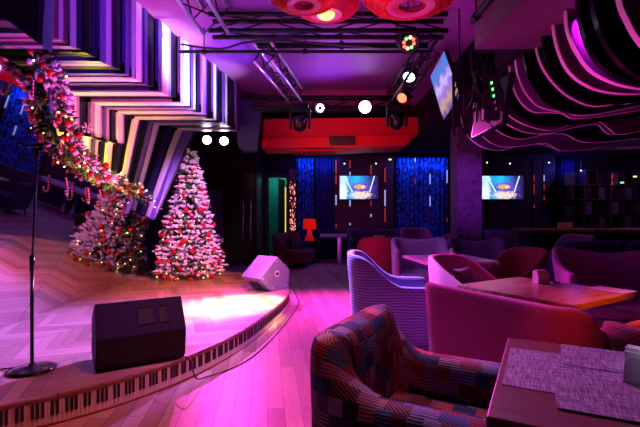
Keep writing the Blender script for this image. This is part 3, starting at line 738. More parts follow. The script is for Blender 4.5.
def placemat(px, label, z):
    c_ = sum((onz(a, b, .75) for a, b in px), Vector())/4
    bm = B(); vs = [onz(a, b, .75)-c_ for a, b in px]
    prism(bm, [(v.x, v.y) for v in vs], 0, .0025, lambda u, v, w: (u, v, w))
    o = newobj('placemat', bm, 'placemat', loc=(c_.x, c_.y, z)); tag(o, label, 'placemat')
def pm(cx, cy, w, d, z, label, a=-27.5):
    bm = B(); prism(bm, [(-w/2, -d/2), (w/2, -d/2), (w/2, d/2), (-w/2, d/2)], 0, .0022, lambda u, v, w_: (u, v, w_))
    p = tc_+tu*cx+tv*cy
    o = newobj('placemat', bm, 'placemat', loc=(p.x, p.y, z), rot=(0, 0, math.radians(a))); tag(o, label, 'placemat')
pm(-.285, .055, .32, .50, .7505, 'woven lilac placemat along the left edge of the near table')
pm(.0, .31, .46, .32, .7528, 'woven lilac placemat at the far edge of the near table beside the napkins')
pm(-.03, -.10, .48, .46, .7552, 'woven lilac placemat lying on top in the middle of the near table', -26.5)
def napkins(loc_, ang, label, s=1.0):
    T = empty('napkin_holder', loc_, math.radians(ang)); tag(T, label, 'napkin holder')
    bm = B()
    for yy in (-.03, .03): prism(bm, [(-.05*s, 0), (.05*s, 0), (.046*s, .06*s), (.03*s, .075*s), (-.03*s, .075*s), (-.046*s, .06*s)], yy*s-.002, yy*s+.002, lambda u, v, w: (u, w, v))
    box(bm, -.05*s, .05*s, -.03*s, .03*s, 0, .004); newobj('holder', bm, 'white', T)
    for k in range(7):
        yy = (-.024+.008*k)*s; bm = B(); z_ = (.085+.012*math.sin(k*2.1))*s
        prism(bm, [(-.046*s, .005), (.046*s, .005), (.050*s, z_*.8), (.035*s, z_), (-.048*s, z_*1.02)], yy-.003*s, yy+.002*s, lambda u, v, w: (u, w+.1*(v*.3), v)); newobj('napkin', bm, 'napkin', T)
    return T
nq = onz(634, 384, .758)
napkins((nq.x+.05, nq.y, .758), -48, 'white paper napkins in a holder on the near table', 1.35)
C0 = Vector((1.80, 3.02)); v_ = Vector((.85, .53)); u_ = Vector((-.53, .85)); c2 = C0+v_*.47+u_*.52
table('walnut_table', 'walnut plank table lit orange between the rose sofa and the purple scalloped sofa', c2, math.degrees(math.atan2(.53, .85)), .94, 1.04, .75, .05, 'table')
nq = onz(541, 283, .75); napkins((nq.x, nq.y, .752), 10, 'crumpled pale napkins in a holder on the walnut table', 1.25)
tag(boxobj('paper_menu', -.11, .11, -.15, .15, 0, .004, 'tablepink', loc=(2.47, 3.62, .752), rot=(0, 0, .5)), 'pale paper menu lying on the right end of the walnut table', 'menu')
bm = B(); lathe(bm, [(.035, 0), (.04, .008), (.03, .009), (.028, .003)], 20); tag(newobj('ashtray', bm, 'chrome', loc=(onz(556, 283, .75).x, onz(556, 283, .75).y, .752), smooth=True), 'small glass dish beside the napkins on the walnut table', 'dish')
table('pale_table', 'pale pink-lit table in front of the grey lavender lounge chair', (1.86, 6.22), 8, 1.02, 1.02, .75, .04, 'tablepink')
p = onz(447, 255, .75); bm = B(); lathe(bm, [(.03, 0), (.034, .06), (.026, .09), (.02, .12), (.012, .125)], 16); tag(newobj('salt_shaker', bm, 'whiteball', loc=(p.x, 6.45, .752), smooth=True), 'small white shaker on the pale table', 'shaker')
table('long_table', 'long narrow table on steel legs below the first screen', (.95, 12.3), 0, 1.9, .75, .80, .07, 'tablepink', base=(-.4, -.12))
for k, dx in enumerate((.0, .1)):
    bm = B(); lathe(bm, [(.035, 0), (.035, .1), (.02, .13), (.012, .16)], 12)
    tag(newobj('condiment_bottle', bm, 'whiteball', loc=(.84+dx, 12.2, .802), smooth=True), ('white condiment bottle, left one of two on the long table', 'white condiment bottle, right one of two on the long table')[k], 'bottle')
table('small_table', 'small dark table with a white card behind the crimson tub chair', (1.30, 9.75), 0, .6, .5, .78, .04, 'tablepink')
tag(boxobj('table_card', -.12, .12, -.02, .02, 0, .13, 'napkin', loc=(1.34, 9.6, .782)), 'white folded card standing on the small table behind the crimson chair', 'card')
# side table and red lamp
table('side_table', 'dark side table under the red lamp', (-.18, 12.3), 0, .5, .45, .62, .04, 'black')
T = empty('table_lamp', (-.45+.15, 12.25, .622)); tag(T, 'glowing red table lamp beside the dark rear sofa', 'lamp')
bm = B(); lathe(bm, [(.19, .33), (.17, .62), (.165, .62), (.185, .33)], 24); newobj('lamp_shade', bm, 'lampred', T)
bm = B(); lathe(bm, [(.14, 0), (.13, .06), (.07, .2), (.05, .36)], 20); newobj('base', bm, mat('red_lamp_base', (.8, .05, .02), .4, emit=(1, .02, .01), es=.2), T, smooth=True)
# ------------------------------------------------------------------ bar counter and shelves
T = empty('bar_counter', (5.9, 9.3, 0)); tag(T, 'long dark bar counter with an orange-lit wooden top', 'bar counter')
boxobj('counter_top', -1.55, 2.4, -.35, .35, 1.02, 1.07, 'table', T); boxobj('front_panel', -1.45, 2.3, -.28, .3, .0, 1.02, 'black', T)
tag(boxobj('tissue_box', -.13, .13, -.07, .07, 0, .14, 'tablepink', loc=(5.25, 9.15, 1.072)), 'small pale box standing on the bar counter', 'box')
T = empty('shelf_unit', (8.05, 12.2, 0)); tag(T, 'dark shelf unit with staggered boxes at the far right', 'shelf')
boxobj('back_panel', -.9, 1.5, .3, .35, 0, 2.6, 'black', T)
rq = random.Random(2)
for ix in range(6):
    for iz in range(5):
        if (ix+iz) % 2 == 0: continue
        x0 = -.85+ix*.38; zz = .55+iz*.42
        bm = B(); box(bm, x0, x0+.02, 0, .3, zz, zz+.4); box(bm, x0+.34, x0+.36, 0, .3, zz, zz+.4); box(bm, x0, x0+.36, 0, .3, zz-.02, zz); box(bm, x0, x0+.36, 0, .3, zz+.4, zz+.42)
        newobj('cubby', bm, 'wallplum', T)
        if rq.random() < .8: boxobj('panel', x0+.03, x0+.2, .02, .25, zz+.001, zz+.34, 'darkpurple', T)
# ------------------------------------------------------------------ back wall dressing
def curtain(x0, x1, z0, z1, y, m, label, folds=9):
    bm = B(); uv = bm.loops.layers.uv.new('UVMap'); n = folds*8; cols = []
    for i in range(n+1):
        u = i/n; xx = x0+(x1-x0)*u; yy = .045*math.sin(u*folds*2*PI)+.015*math.sin(u*folds*5.1)
        cols.append([bm.verts.new((xx-x0, yy*(1-.3*(j == 0)), z0+(z1-z0)*j/6)) for j in range(7)])
    for i in range(n):
        for j in range(6):
            f = bm.faces.new((cols[i][j], cols[i+1][j], cols[i+1][j+1], cols[i][j+1]))
            for lp, (a, b) in zip(f.loops, ((i, j), (i+1, j), (i+1, j+1), (i, j+1))): lp[uv].uv = ((x1-x0)*a/n, (z1-z0)*b/6)
    o = newobj('curtain', bm, m, None, smooth=True, loc=(x0, y, 0), solid=.01); tag(o, label, 'curtain')
curtain(-.70, -.20, .05, 3.07, 12.85, 'curtain', 'blue damask curtain behind the red lamp', 5)
curtain(-.14, .42, .05, 3.07, 12.85, 'curtainplain', 'plain deep blue curtain between the damask curtain and the first screen', 6)
curtain(2.30, 3.85, .05, 3.07, 12.85, 'curtain', 'wide blue damask curtain left of the column', 12)
curtain(7.15, 7.6, 1.6, 3.05, 12.8, 'curtainplain', 'short blue curtain strip far right of the second screen', 4)
struct(boxobj('trim_2', .46, 2.22, 12.88, 12.99, 0, 3.15, 'wallplum')); struct(boxobj('trim_3', 3.9, 7.1, 12.88, 12.99, 0, 3.2, 'black'))
def strip(xpx, segs, label, y=12.84):
    T = empty('glass_strip', ((xpx-320)/F*y, y, 0)); tag(T, label, 'wall ornament', 'glass strips')
    boxobj('rail', -.035, .035, 0, .03, .8, 3.0, 'wallplum', T)
    for (a, b, mm) in segs:
        za, zb = CZ-(b-213.5)/F*y, CZ-(a-213.5)/F*y
        boxobj('glint_segment', -.019, .019, -.02, 0, za, zb, mm, T)  # segments glow in place of reflected room lights
strip(336, [(160, 173, 'glintred'), (175, 184, 'glintred'), (195, 205, 'glint'), (224, 228, 'glintred')], 'glass strip with blue and red glints left of the first screen')
strip(350, [(160, 168, 'glintred'), (172, 176, 'glint'), (200, 206, 'glint'), (223, 225, 'glint')], 'glass strip partly hidden behind the first screen, bright at its foot')
strip(371, [(165, 175, 'glintred'), (201, 206, 'glintred'), (214, 217, 'glint')], 'glass strip rising behind the right part of the first screen')
strip(385, [(168, 182, 'glintred'), (190, 206, 'glint'), (208, 222, 'glintred')], 'glass strip between the first screen and the wide damask curtain')
for xp, yy, segs, lb in ((415, 12.72, [(158, 162, 'glint'), (178, 184, 'glintred')], 'thin glass strip hanging over the left third of the wide damask curtain'),
    (430, 12.72, [(174, 184, 'glint'), (196, 206, 'glint')], 'thin glass strip with two bright glints over the middle of the wide damask curtain'),
    (447, 12.72, [(170, 183, 'glint'), (218, 222, 'glintred')], 'thin glass strip at the right edge of the wide damask curtain'),
    (534, 12.84, [(175, 181, 'glintred'), (184, 194, 'glintred'), (205, 208, 'glintred')], 'red glinting strip right of the second screen'),
    (544, 12.84, [(175, 181, 'glint'), (184, 190, 'glintred'), (196, 200, 'glintred')], 'pale glinting strip right of the red one beside the second screen'),
    (612, 11.9, [(174, 179, 'lensyellow'), (181, 185, 'glintred')], 'short yellow glinting strip above the shelf unit')):
    T = empty('glass_strip', ((xp-320)/F*yy, yy, 0)); tag(T, lb, 'wall ornament')
    boxobj('rail', -.012, .012, 0, .02, .9, 3.0 if yy > 12 else 2.6, 'wallplum', T)
    for a, b, mm in segs:
        boxobj('glint_segment', -.014, .014, -.015, 0, CZ-(b-213.5)/F*yy, CZ-(a-213.5)/F*yy, 'glintred' if mm == 'lensyellow' else mm, T)
# narrow mirror panel beside the doorway, its reflected sparkle built as glowing beads
T = empty('sparkling_panel', (-.83, 12.9, 0)); tag(T, 'narrow mirror panel with glowing beads for reflected fairy lights beside the doorway', 'panel')
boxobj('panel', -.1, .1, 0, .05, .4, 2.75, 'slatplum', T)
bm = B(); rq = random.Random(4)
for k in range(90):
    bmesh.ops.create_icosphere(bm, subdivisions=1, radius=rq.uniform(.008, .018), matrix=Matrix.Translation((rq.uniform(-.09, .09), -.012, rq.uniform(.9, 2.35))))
lo = newobj('reflection_points', bm, mat('peach_points', (1, .6, .5), emit=(1, .35, .25), es=2), T); lo['kind'] = 'stuff'
def tv(name, c, w, h, rot, label, picture=True, y_th=.06):
    T = empty(name, c, rot=rot); tag(T, label, 'television')
    boxobj('case', -w/2, w/2, 0, y_th, -h/2, h/2, 'blackgloss', T, bevel=.005)
    bm = B(); uv = bm.loops.layers.uv.new('UVMap'); a = .02
    vs = [bm.verts.new(p) for p in ((-w/2+a, -.002, -h/2+a), (w/2-a, -.002, -h/2+a), (w/2-a, -.002, h/2-a), (-w/2+a, -.002, h/2-a))]
    f = bm.faces.new(vs)
    for lp, q_ in zip(f.loops, ((0, 0), (1, 0), (1, 1), (0, 1))): lp[uv].uv = q_
    newobj('screen', bm, 'screen' if picture is True else picture, T)
    return T
tv('television', ((359-320)/F*12.75, 12.75, CZ-(187.5-213.5)/F*12.75), 1.19, .73, (0, 0, 0), 'wall television showing a blue and orange concert, left of the column')
tv('television', ((502.8-320)/F*12.75, 12.75, CZ-(187.5-213.5)/F*12.75), 1.28, .73, (0, 0, 0), 'wall television showing the same concert, right of the column')
def quad_tv(px, Ds, label, picture):
    P_ = [W(x, y, d) for (x, y), d in zip(px, Ds)]; c = sum(P_, Vector())/4
    ux = ((P_[1]-P_[0])+(P_[2]-P_[3])).normalized(); n_ = ux.cross((P_[3]-P_[0])+(P_[2]-P_[1])).normalized(); uz = n_.cross(ux)*1
    w = ((P_[1]-P_[0]).length+(P_[2]-P_[3]).length)/2; h = ((P_[3]-P_[0]).length+(P_[2]-P_[1]).length)/2
    m = Matrix((ux, -uz.cross(ux)*1, uz)).transposed()
    yv = uz.cross(ux); m = Matrix((ux, yv, uz)).transposed()
    return tv('television', c, w, h, m.to_euler(), label, picture)
# corners bottom-left, bottom-right, top-right, top-left of each hanging screen
tv('television', (1.8376, 6.3298, 3.3192-.02), .55, .9, (.0271, -.4784, -1.3722), 'tilted television hanging from the truss showing a pale violet picture', 'screen_violet')
tv('television', (2.0088, 5.0638, 2.6625), .72, .6, (-.2022, -.0655, -1.4375), 'dark tilted television back with cables beside the wavy fins', 'navydark')
struct(boxobj('column_1', 2.87, 3.38, 8.9, 9.4, 0, 3.22, 'column'))
struct(boxobj('column_2', 4.02, 4.2, 12.5, 12.9, 0, 3.22, 'wallplum'))
# ceiling spots
for k, (x, y, D_, mm, lb) in enumerate(((344.5, 163, 12.6, 'led', 'tiny downlight left above the first screen'), (376, 163, 12.6, 'led', 'tiny downlight right above the first screen'),
        (390, 159, 12.4, 'hotbulb', 'small orange lamp left above the wide damask curtain'), (549, 162, 12.3, 'led', 'tiny downlight right above the second screen'), (581, 170, 12.3, 'led', 'tiny downlight above the dark bar'),
        (635, 176, 11.5, 'hotbulb', 'small warm lamp at the far right'), (622, 182, 12.0, 'lensgreen', 'small green exit light at the far right'), (487, 162, 12.3, 'led', 'tiny downlight left above the second screen'), (510, 163, 12.3, 'led', 'tiny downlight centred above the second screen'))):
    p = W(x, y, D_); r = .045 if mm != 'led' else .022
    T = empty('downlight', p); tag(T, lb, 'light')
    bm = B(); lathe(bm, [(r*1.3, .03), (r*1.3, 0), (r, -.0)], 16); newobj('housing', bm, 'black', T)
    bm = B(); lathe(bm, [(r*.8, -.03), (r, -.005)], 16); newobj('lens', bm, mm, T)
    bm = B(); tube(bm, [(0, 0, .02), (0, 0, max(.05, 3.2-p.z))], .008, 6); newobj('stem', bm, 'black', T)
# ------------------------------------------------------------------ red suspended box
T = empty('red_bulkhead', (0, 9.6, 3)); tag(T, 'long red suspended bulkhead hanging across the rear of the room', 'bulkhead')
def px_poly(pts, D_): return [(W(x, y, D_).x, W(x, y, D_).z) for x, y in pts]
bm = B(); prism(bm, px_poly([(264, 119), (418, 117), (418, 134), (406, 146), (355, 148), (262, 148)], 9.6), 9.6, 10.5, lambda u, v, w: (u, w, v)); loc(newobj('beam', bm, 'red', T), T)
bm = B(); prism(bm, px_poly([(262, 139), (411, 135), (406, 146), (262, 148)], 9.5), 9.5, 9.58, lambda u, v, w: (u, w, v)); loc(newobj('lower_panel', bm, 'redbright', T), T)
bm = B(); prism(bm, px_poly([(290, 147), (355, 146), (355, 151), (293, 152)], 9.9), 9.8, 10.4, lambda u, v, w: (u, w, v)); loc(newobj('bottom_step', bm, 'red', T), T)
bm = B(); prism(bm, px_poly([(329, 136), (355, 136), (355, 145), (330, 145)], 9.45), 9.42, 9.5, lambda u, v, w: (u, w, v)); loc(newobj('vent', bm, 'black', T), T)
# ------------------------------------------------------------------ trusses
def truss(a, b, w, label, m='truss', r=.022, rb=.01, step=.35, chordmat=None):
    a, b = Vector(a), Vector(b); T = empty('lighting_truss', a); tag(T, label, 'truss')
    d = (b-a); L_ = d.length; d.normalize(); side = d.cross(Vector((0, 0, 1))).normalized()
    offs = [side*w/2, -side*w/2, side*w/2+Vector((0, 0, w)), -side*w/2+Vector((0, 0, w))]
    for o_ in offs:
        bm = B(); tube(bm, [o_, o_+d*L_], r, 8); newobj('chord', bm, chordmat or m, T, smooth=True)
    bm = B(); n = max(2, int(L_/step))
    for k in range(n):
        p0, p1 = d*L_*k/n, d*L_*(k+1)/n
        for i, j in ((0, 1), (2, 3), (0, 2), (1, 3)):
            if k % 2: i, j = j, i
            tube(bm, [p0+offs[i], p1+offs[j]], rb, 5)
    newobj('lattice', bm, m, T)
    # hanging rods up to the ceiling
    for q_ in (.15, .85):
        bm = B(); tube(bm, [d*L_*q_+Vector((0, 0, w)), d*L_*q_+Vector((0, 0, CH-a.z))], .008, 6); newobj('hanger', bm, m, T)
    return T
truss((-1.35, 5.28, 3.62), (1.55, 5.28, 3.62), .2, 'black box truss running across the room near the ceiling', r=.03, step=.7)
truss((-1.33, 3.2, 3.55), (-1.24, 5.1, 3.55), .3, 'box truss coming towards the camera at the top left of the ceiling', chordmat='alu')
truss((-.78, 5.8, 3.48), (-.46, 7.95, 3.48), .24, 'bright-edged box truss leading to the back over the stage edge', chordmat='alu', step=.28)
truss((-1.3, 8.2, 3.42), (1.75, 8.2, 3.42), .2, 'far black truss carrying the moving heads in front of the red bulkhead')
truss((1.42, 5.5, 3.45), (1.42, 8.05, 3.45), .22, 'black truss on the right leading back from the tilted television')
def pipe(a, b, r, label):
    a, b = Vector(a), Vector(b); T = empty('ceiling_pipe', a); tag(T, label, 'pipe')
    bm = B(); tube(bm, [(0, 0, 0), b-a], r, 10); newobj('tube', bm, 'truss', T, smooth=True)
    for q_ in (.1, .5, .9):
        bm = B(); p = (b-a)*q_; tube(bm, [p, p+Vector((0, 0, CH-a.z-p.z))], .008, 6)
        tube(bm, [p-(b-a).normalized()*.03, p+(b-a).normalized()*.03], r*1.5, 10)
        newobj('hanger', bm, 'truss', T)
pipe((-1.9, 5.75, 3.58), (1.5, 5.75, 3.58), .022, 'thin black pipe parallel to the box truss with cables on it')
pipe((-.9, 5.95, 3.74), (1.5, 5.95, 3.74), .04, 'thicker black pipe just behind the thin pipe under the ceiling')
pipe((1.60, 3.3, 3.42), (1.60, 4.5, 3.42), .03, 'black pipe along the edge of the dropped ceiling')
cable('truss_cable', [(-1.85, 5.7, 3.66), (-1.6, 5.7, 3.62), (-1.3, 5.7, 3.6), (-1.0, 5.7, 3.68), (-.6, 5.72, 3.72), (0, 5.72, 3.68), (.8, 5.72, 3.62)], .014, 'black cable bundle sagging along the ceiling pipe')
# bundle around the hanging screens
bm = B(); rq = random.Random(8)
for k in range(26):
    x0 = rq.uniform(1.70, 1.93); z0_ = 2.62-(x0-1.7)*1.0+rq.uniform(-.15, .2)
    tube(bm, [(x0, 4.8, 3.14 if x0 > 5 else 3.21), (x0+rq.uniform(-.08, .08), rq.uniform(4.6, 4.8), 2.95), (x0+rq.uniform(-.06, .06), rq.uniform(4.6, 4.8), z0_+.2), (x0+rq.uniform(-.1, .1), rq.uniform(4.62, 4.8), z0_)], rq.choice((.008, .014, .02)), 5)
c_ = newobj('hanging_cables', bm, 'truss'); tag(c_, 'tangle of black cables hanging beside the dark tilted television', 'cables', kind='stuff')
truss((1.70, 5.2, 2.35), (1.70, 5.22, 3.1), .14, 'short upright black truss between the two tilted televisions', r=.018)
T = empty('mixer_rack', (1.86, 4.62, 2.42)); tag(T, 'small equipment rack with green indicator lights by the tilted televisions', 'equipment')
boxobj('case', -.09, .09, 0, .08, 0, .5, 'black', T)
for k in range(5):
    bm = B(); box(bm, .035-.012*k, .05-.012*k, -.012, 0, .10+k*.07, .125+k*.07); newobj('indicator', bm, 'lensgreen' if k in (2, 3, 4) else 'white', T)
# ------------------------------------------------------------------ stage lights
def moving_head(x, y, D_, label):
    p = W(x, y, D_); T = empty('moving_head', p); tag(T, label, 'stage light')
    boxobj('base', -.16, .16, -.12, .12, .22, .32, 'blackgloss', T, bevel=.01)
    bm = B(); box(bm, -.2, -.15, -.06, .06, -.12, .24); box(bm, .15, .2, -.06, .06, -.12, .24); box(bm, -.2, .2, -.06, .06, .19, .235); newobj('yoke', bm, 'black', T, bevel=.012)
    bm = B(); lathe(bm, [(.08, -.16), (.12, -.12), (.13, .0), (.12, .1), (.07, .15)], 20, Matrix.Rotation(math.radians(35), 4, 'X')); newobj('head', bm, 'blackgloss', T, smooth=True)
    bm = B(); lathe(bm, [(.07, -.175), (.075, -.16)], 20, Matrix.Rotation(math.radians(35), 4, 'X')); newobj('lens', bm, 'chrome', T)
    bm = B(); tube(bm, [(0, 0, .3), (0, 0, max(.35, 3.46-p.z))], .02, 8); newobj('clamp', bm, 'truss', T)
moving_head(300, 122, 7.9, 'black moving-head light hanging at the left of the red bulkhead')
moving_head(397, 120, 7.9, 'black moving-head light hanging at the right of the red bulkhead')
def par(x, y, D_, d, r, lensmat, label, dots=0, dotmats=None, top=3.5):
    p = W(x, y, D_); T = empty('par_light', p); tag(T, label, 'stage light')
    m = aim(d)
    bm = B(); lathe(bm, [(r*.7, -r*2.2), (r, -r*1.6), (r, 0), (r*1.06, .02), (r*.96, .02), (r*.93, -.015)], 24, m); newobj('can', bm, 'black', T, smooth=True)
    bm = B(); lathe(bm, [(r*.92, -.01), (r*.9, -.004)], 24, m); newobj('lens', bm, lensmat, T)
    if dots:
        for k in range(dots):
            a = 2*PI*k/dots; rr_ = r*.58
            bm = B(); lathe(bm, [(r*.17, -.003), (r*.15, .008)], 10, m @ Matrix.Translation((rr_*math.cos(a), rr_*math.sin(a), 0))); newobj('led', bm, dotmats[k % len(dotmats)], T)
    bm = B(); s_ = m.to_3x3() @ Vector((1, 0, 0)); b_ = m.to_3x3() @ Vector((0, 0, -r*1.0))
    tube(bm, [b_+s_*r*1.15, b_+s_*r*1.15+Vector((0, 0, r*1.5)), b_-s_*r*1.15+Vector((0, 0, r*1.5)), b_-s_*r*1.15], .01, 6)
    tube(bm, [b_+Vector((0, 0, r*1.5)), b_+Vector((0, 0, max(r*1.6, top-p.z)))], .012, 6); newobj('yoke', bm, 'truss', T)
    return p
lp1 = par(320, 108, 8.0, (-.02, -1, -.28), .10, 'monitor', 'lit violet-white LED lamp left on the far truss', 9, ['lens'])
lp2 = par(365, 107, 8.0, (-.05, -1, -.28), .12, 'lens', 'brightest violet-white lamp right on the far truss', 0)
par(409, 43, 5.3, (.2, -.9, -.7), .115, 'black', 'LED lamp with red and green diodes hanging near the tilted television', 8, ['lensred', 'lensred', 'lensyellow', 'lensgreen'])
par(409, 77, 6.6, (-.35, -.6, -.8), .10, 'lenswhite', 'white-lit can lamp on the right truss below the diode lamp')
par(402, 98, 7.2, (-.5, -.7, -.5), .09, 'lensred', 'small red can lamp above the right moving head')
par(207, 140, 8.6, (.4, -1, -.25), .09, 'lens', 'left bright lamp over the top of the christmas tree')
par(224, 141, 8.7, (.3, -1, -.25), .09, 'lens', 'right bright lamp between the christmas tree and the navy speaker')
bm = B(); tube(bm, [(-1.9, 8.8, 3.15), (-2.6, 8.7, 3.15)], .02, 8)
tag(newobj('lamp_bar', bm, 'truss'), 'short black bar holding the two lamps over the christmas tree', 'bar')
# ------------------------------------------------------------------ hanging speakers
def hangspk(px, D_, dep, label, lift=0):
    P_ = [W(x, y, D_) for x, y in px]; c = sum(P_, Vector())/len(P_)
    T = empty('hanging_speaker', c); tag(T, label, 'speaker')
    bm = B(); prism(bm, [(p.x-c.x, p.z-c.z) for p in P_], 0, dep, lambda u, v, w: (u-.12*w, w, v)); newobj('cabinet', bm, 'navy', T, bevel=.01)
    q_ = [(p.x-c.x, p.z-c.z) for p in P_]; q_ = [(a*.9, b*.9) for a, b in q_]
    bm = B(); prism(bm, q_, -.008, -.001, lambda u, v, w: (u, w, v)); newobj('grille', bm, 'navy', T)
    bm = B(); tube(bm, [(0, dep/2, 0), (0, dep/2, CH-c.z)], .02, 8); newobj('bracket', bm, 'black', T)
hangspk([(235, 104), (247, 98), (262, 108), (257, 150), (243, 150), (238, 146)], 8.7, .4, 'tall navy speaker hanging beside the end of the slat wall')
hangspk([(-30, -40), (47, -40), (42, 46), (8, 21), (-30, 17)], 3.3, .16, 'big navy speaker hanging at the top left corner')
# ------------------------------------------------------------------ pendant lamps
def pendant(c, R, label, ringoff, bulb=True):
    T = empty('pendant_lamp', c); tag(T, label, 'lamp')
    bm = B(); nw = 44
    prof = [(R*.25, 0), (R*.55, .005*R), (R*.85, .10*R), (R, .28*R), (R*.95, .45*R), (R*.75, .58*R), (R*.3, .66*R)]
    for k in range(nw):
        a = 2*PI*k/nw
        tube(bm, [(r_*math.cos(a), r_*math.sin(a), z_) for r_, z_ in prof], .007, 4, cap=False)
    for r_, z_ in ((R*.4, .002), (R*.55, .005*R), (R*.7, .05*R), (R*.85, .1*R), (R*.94, .18*R), (R, .28*R), (R*.97, .4*R), (R*.85, .52*R)):
        tube(bm, [(r_*math.cos(a), r_*math.sin(a), z_) for a in [2*PI*i/40 for i in range(41)]], .006, 4, cap=False)
    newobj('wire_shade', bm, 'wire', T)
    bm = B(); lathe(bm, [(R*.93, .30*R), (R*.80, .12*R), (R*.5, .03*R), (R*.3, .02*R), (R*.3, .03*R), (R*.5, .04*R), (R*.79, .13*R), (R*.92, .31*R), (R*.93, .30*R)], 40, cap=False); newobj('shade_lining', bm, 'wire', T, smooth=True)
    bm = B(); lathe(bm, [(R*.48, -.01), (R*.48, .05), (R*.30, .05), (R*.30, -.01), (R*.48, -.01)], 36, cap=False); newobj('ring', bm, 'wirering', T, smooth=True)
    if bulb:
        bm = B(); bmesh.ops.create_uvsphere(bm, u_segments=20, v_segments=10, radius=R*.27, matrix=Matrix.Diagonal((1, 1, .6, 1))); newobj('bulb', bm, 'hotbulb', T, smooth=True)
    bm = B(); tube(bm, [(0, 0, R*.2), (0, 0, CH-c.z)], .006, 6); newobj('cord', bm, 'black', T)
pendant(W(304, 5, 3.55), .30, 'red wire pendant lamp at the top centre with an unlit pink ring', 0, False)
pendant(W(326, 14, 4.35), .34, 'red wire pendant lamp with a glowing bulb just behind the first pendant', 0, True)
pendant(W(411, 6, 3.6), .42, 'wide red wire pendant lamp at the top right of centre', 0, False)
# ------------------------------------------------------------------ wavy ceiling fins
def fin(D_, pts, face, edge, label, th=None, top=3.16, ext=None):
    th = th or (.045 if D_ < 3.5 else .026 if D_ < 5.3 else .018)
    P_ = [W(x, y, D_) for x, y in pts]; P_ = smooth_path(P_, 6); c = P_[0].copy()
    T = empty('ceiling_fin', c); tag(T, label, 'ceiling panel')
    bm = B(); n = len(P_)
    tp = top if D_ < 4.5 else 3.23
    fr = [bm.verts.new((p.x-c.x, 0, p.z-c.z)) for p in P_]; ft = [bm.verts.new((p.x-c.x+.0001*i, 0, max(tp, p.z+.01)-c.z)) for i, p in enumerate(P_)]
    br = [bm.verts.new((p.x-c.x, th, p.z-c.z)) for p in P_]; bt = [bm.verts.new((p.x-c.x+.0001*i, th, max(tp, p.z+.01)-c.z)) for i, p in enumerate(P_)]
    for i in range(n-1):
        bm.faces.new((fr[i], fr[i+1], ft[i+1], ft[i])); bm.faces.new((br[i+1], br[i], bt[i], bt[i+1]))
        bm.faces.new((ft[i], ft[i+1], bt[i+1], bt[i])); bm.faces.new((fr[i+1], fr[i], br[i], br[i+1]))
    bm.faces.new((fr[0], ft[0], bt[0], br[0])); bm.faces.new((fr[-1], br[-1], bt[-1], ft[-1]))
    newobj('panel', bm, face, T)
    bm = B()
    nr = []
    for i in range(n):
        d = (P_[min(i+1, n-1)]-P_[max(i-1, 0)]).normalized(); nr.append(Vector((d.z, 0, -d.x)))
    for i in range(n-1):
        q = []
        for (y_, o_) in ((-.004, .001), (th+.004, .001)):
            for j in (i, i+1): q.append(P_[j]-c+nr[j]*(o_)+Vector((0, y_, 0)))
        q2 = [p+nr[i if k % 2 == 0 else i+1]*.008 for k, p in enumerate(q)]
        a = [bm.verts.new(p) for p in q]+[bm.verts.new(p) for p in q2]
        for f in ((0, 1, 3, 2), (4, 6, 7, 5), (0, 4, 5, 1), (2, 3, 7, 6), (0, 2, 6, 4), (1, 5, 7, 3)): bm.faces.new([a[k] for k in f])
    newobj('edge_band', bm, edge, T)
    return T
XE = lambda D_: 320+F*4.9/D_
def ext(pts, D_, amp=.06):
    """carry the wave on to the right, beyond the frame"""
    x, y = pts[-1]; out = list(pts); k = 0
    return out
fin(3.0, [(616, -40), (622, 0), (630, 20), (642, 40), (660, 58), (690, 72)], 'finface', 'finedge', 'nearest wavy ceiling fin with a pink edge at the top right corner')
fin(3.25, [(592, -14), (596, 12), (606, 40), (624, 64), (650, 80), (690, 88)], 'findark', 'findark', 'glossy black ceiling fin between the corner fin and the two brightest ones')
fin(3.45, [(579, -2), (582, 20), (590, 46), (604, 66), (630, 80), (680, 90)], 'findark', 'findark', 'glossy black ceiling fin just left of the first black one')
fin(3.65, [(567, 10), (569, 30), (577, 50), (591, 69), (612, 81), (636, 87), (660, 88), (690, 84)], 'finface', 'finedge', 'plum ceiling fin with the upper of the two brightest pink edges', th=.035)
fin(3.95, [(554, 22), (558, 45), (568, 68), (583, 82), (602, 90), (626, 93), (650, 92), (680, 88)], 'finface', 'finedge', 'plum ceiling fin with the lower of the two brightest pink edges', th=.035)
fin(4.2, [(543, 33), (546, 56), (556, 78), (572, 93), (592, 101), (625, 103), (660, 97)], 'findark', 'findark', 'glossy black ceiling fin behind the two brightest ones')
fin(4.5, [(536, 43), (541, 62), (552, 80), (568, 95), (590, 105), (612, 104), (640, 98), (670, 92)], 'findark', 'finedge', 'black ceiling fin with a thin violet-pink edge')
fin(4.75, [(524, 50), (528, 72), (538, 92), (553, 106), (575, 113), (600, 112), (640, 104)], 'findark', 'findark', 'black ceiling fin between the violet-edged and the lilac fins')
fin(5.0, [(516, 60), (519, 76), (526, 92), (538, 105), (553, 110), (566, 111), (578, 115), (600, 113), (640, 105)], 'finlav', 'finedge', 'lilac ceiling fin with a pale edge, the right one of the lilac pair')
fin(5.25, [(510, 66), (513, 84), (521, 101), (533, 111), (548, 112), (563, 113), (574, 118), (600, 116), (640, 110)], 'finlav', 'finedge', 'lilac ceiling fin with a pale edge, the left one of the lilac pair')
fin(5.55, [(503, 76), (506, 96), (516, 112), (534, 122), (556, 125), (590, 122), (640, 116)], 'findark', 'findark', 'black ceiling fin left of the lilac pair')
fin(5.9, [(497, 88), (501, 104), (512, 117), (530, 126), (552, 130), (575, 123), (598, 121), (609, 128), (618, 134), (640, 131)], 'finface', 'finedge', 'plum ceiling fin whose pink edge waves twice towards the right')
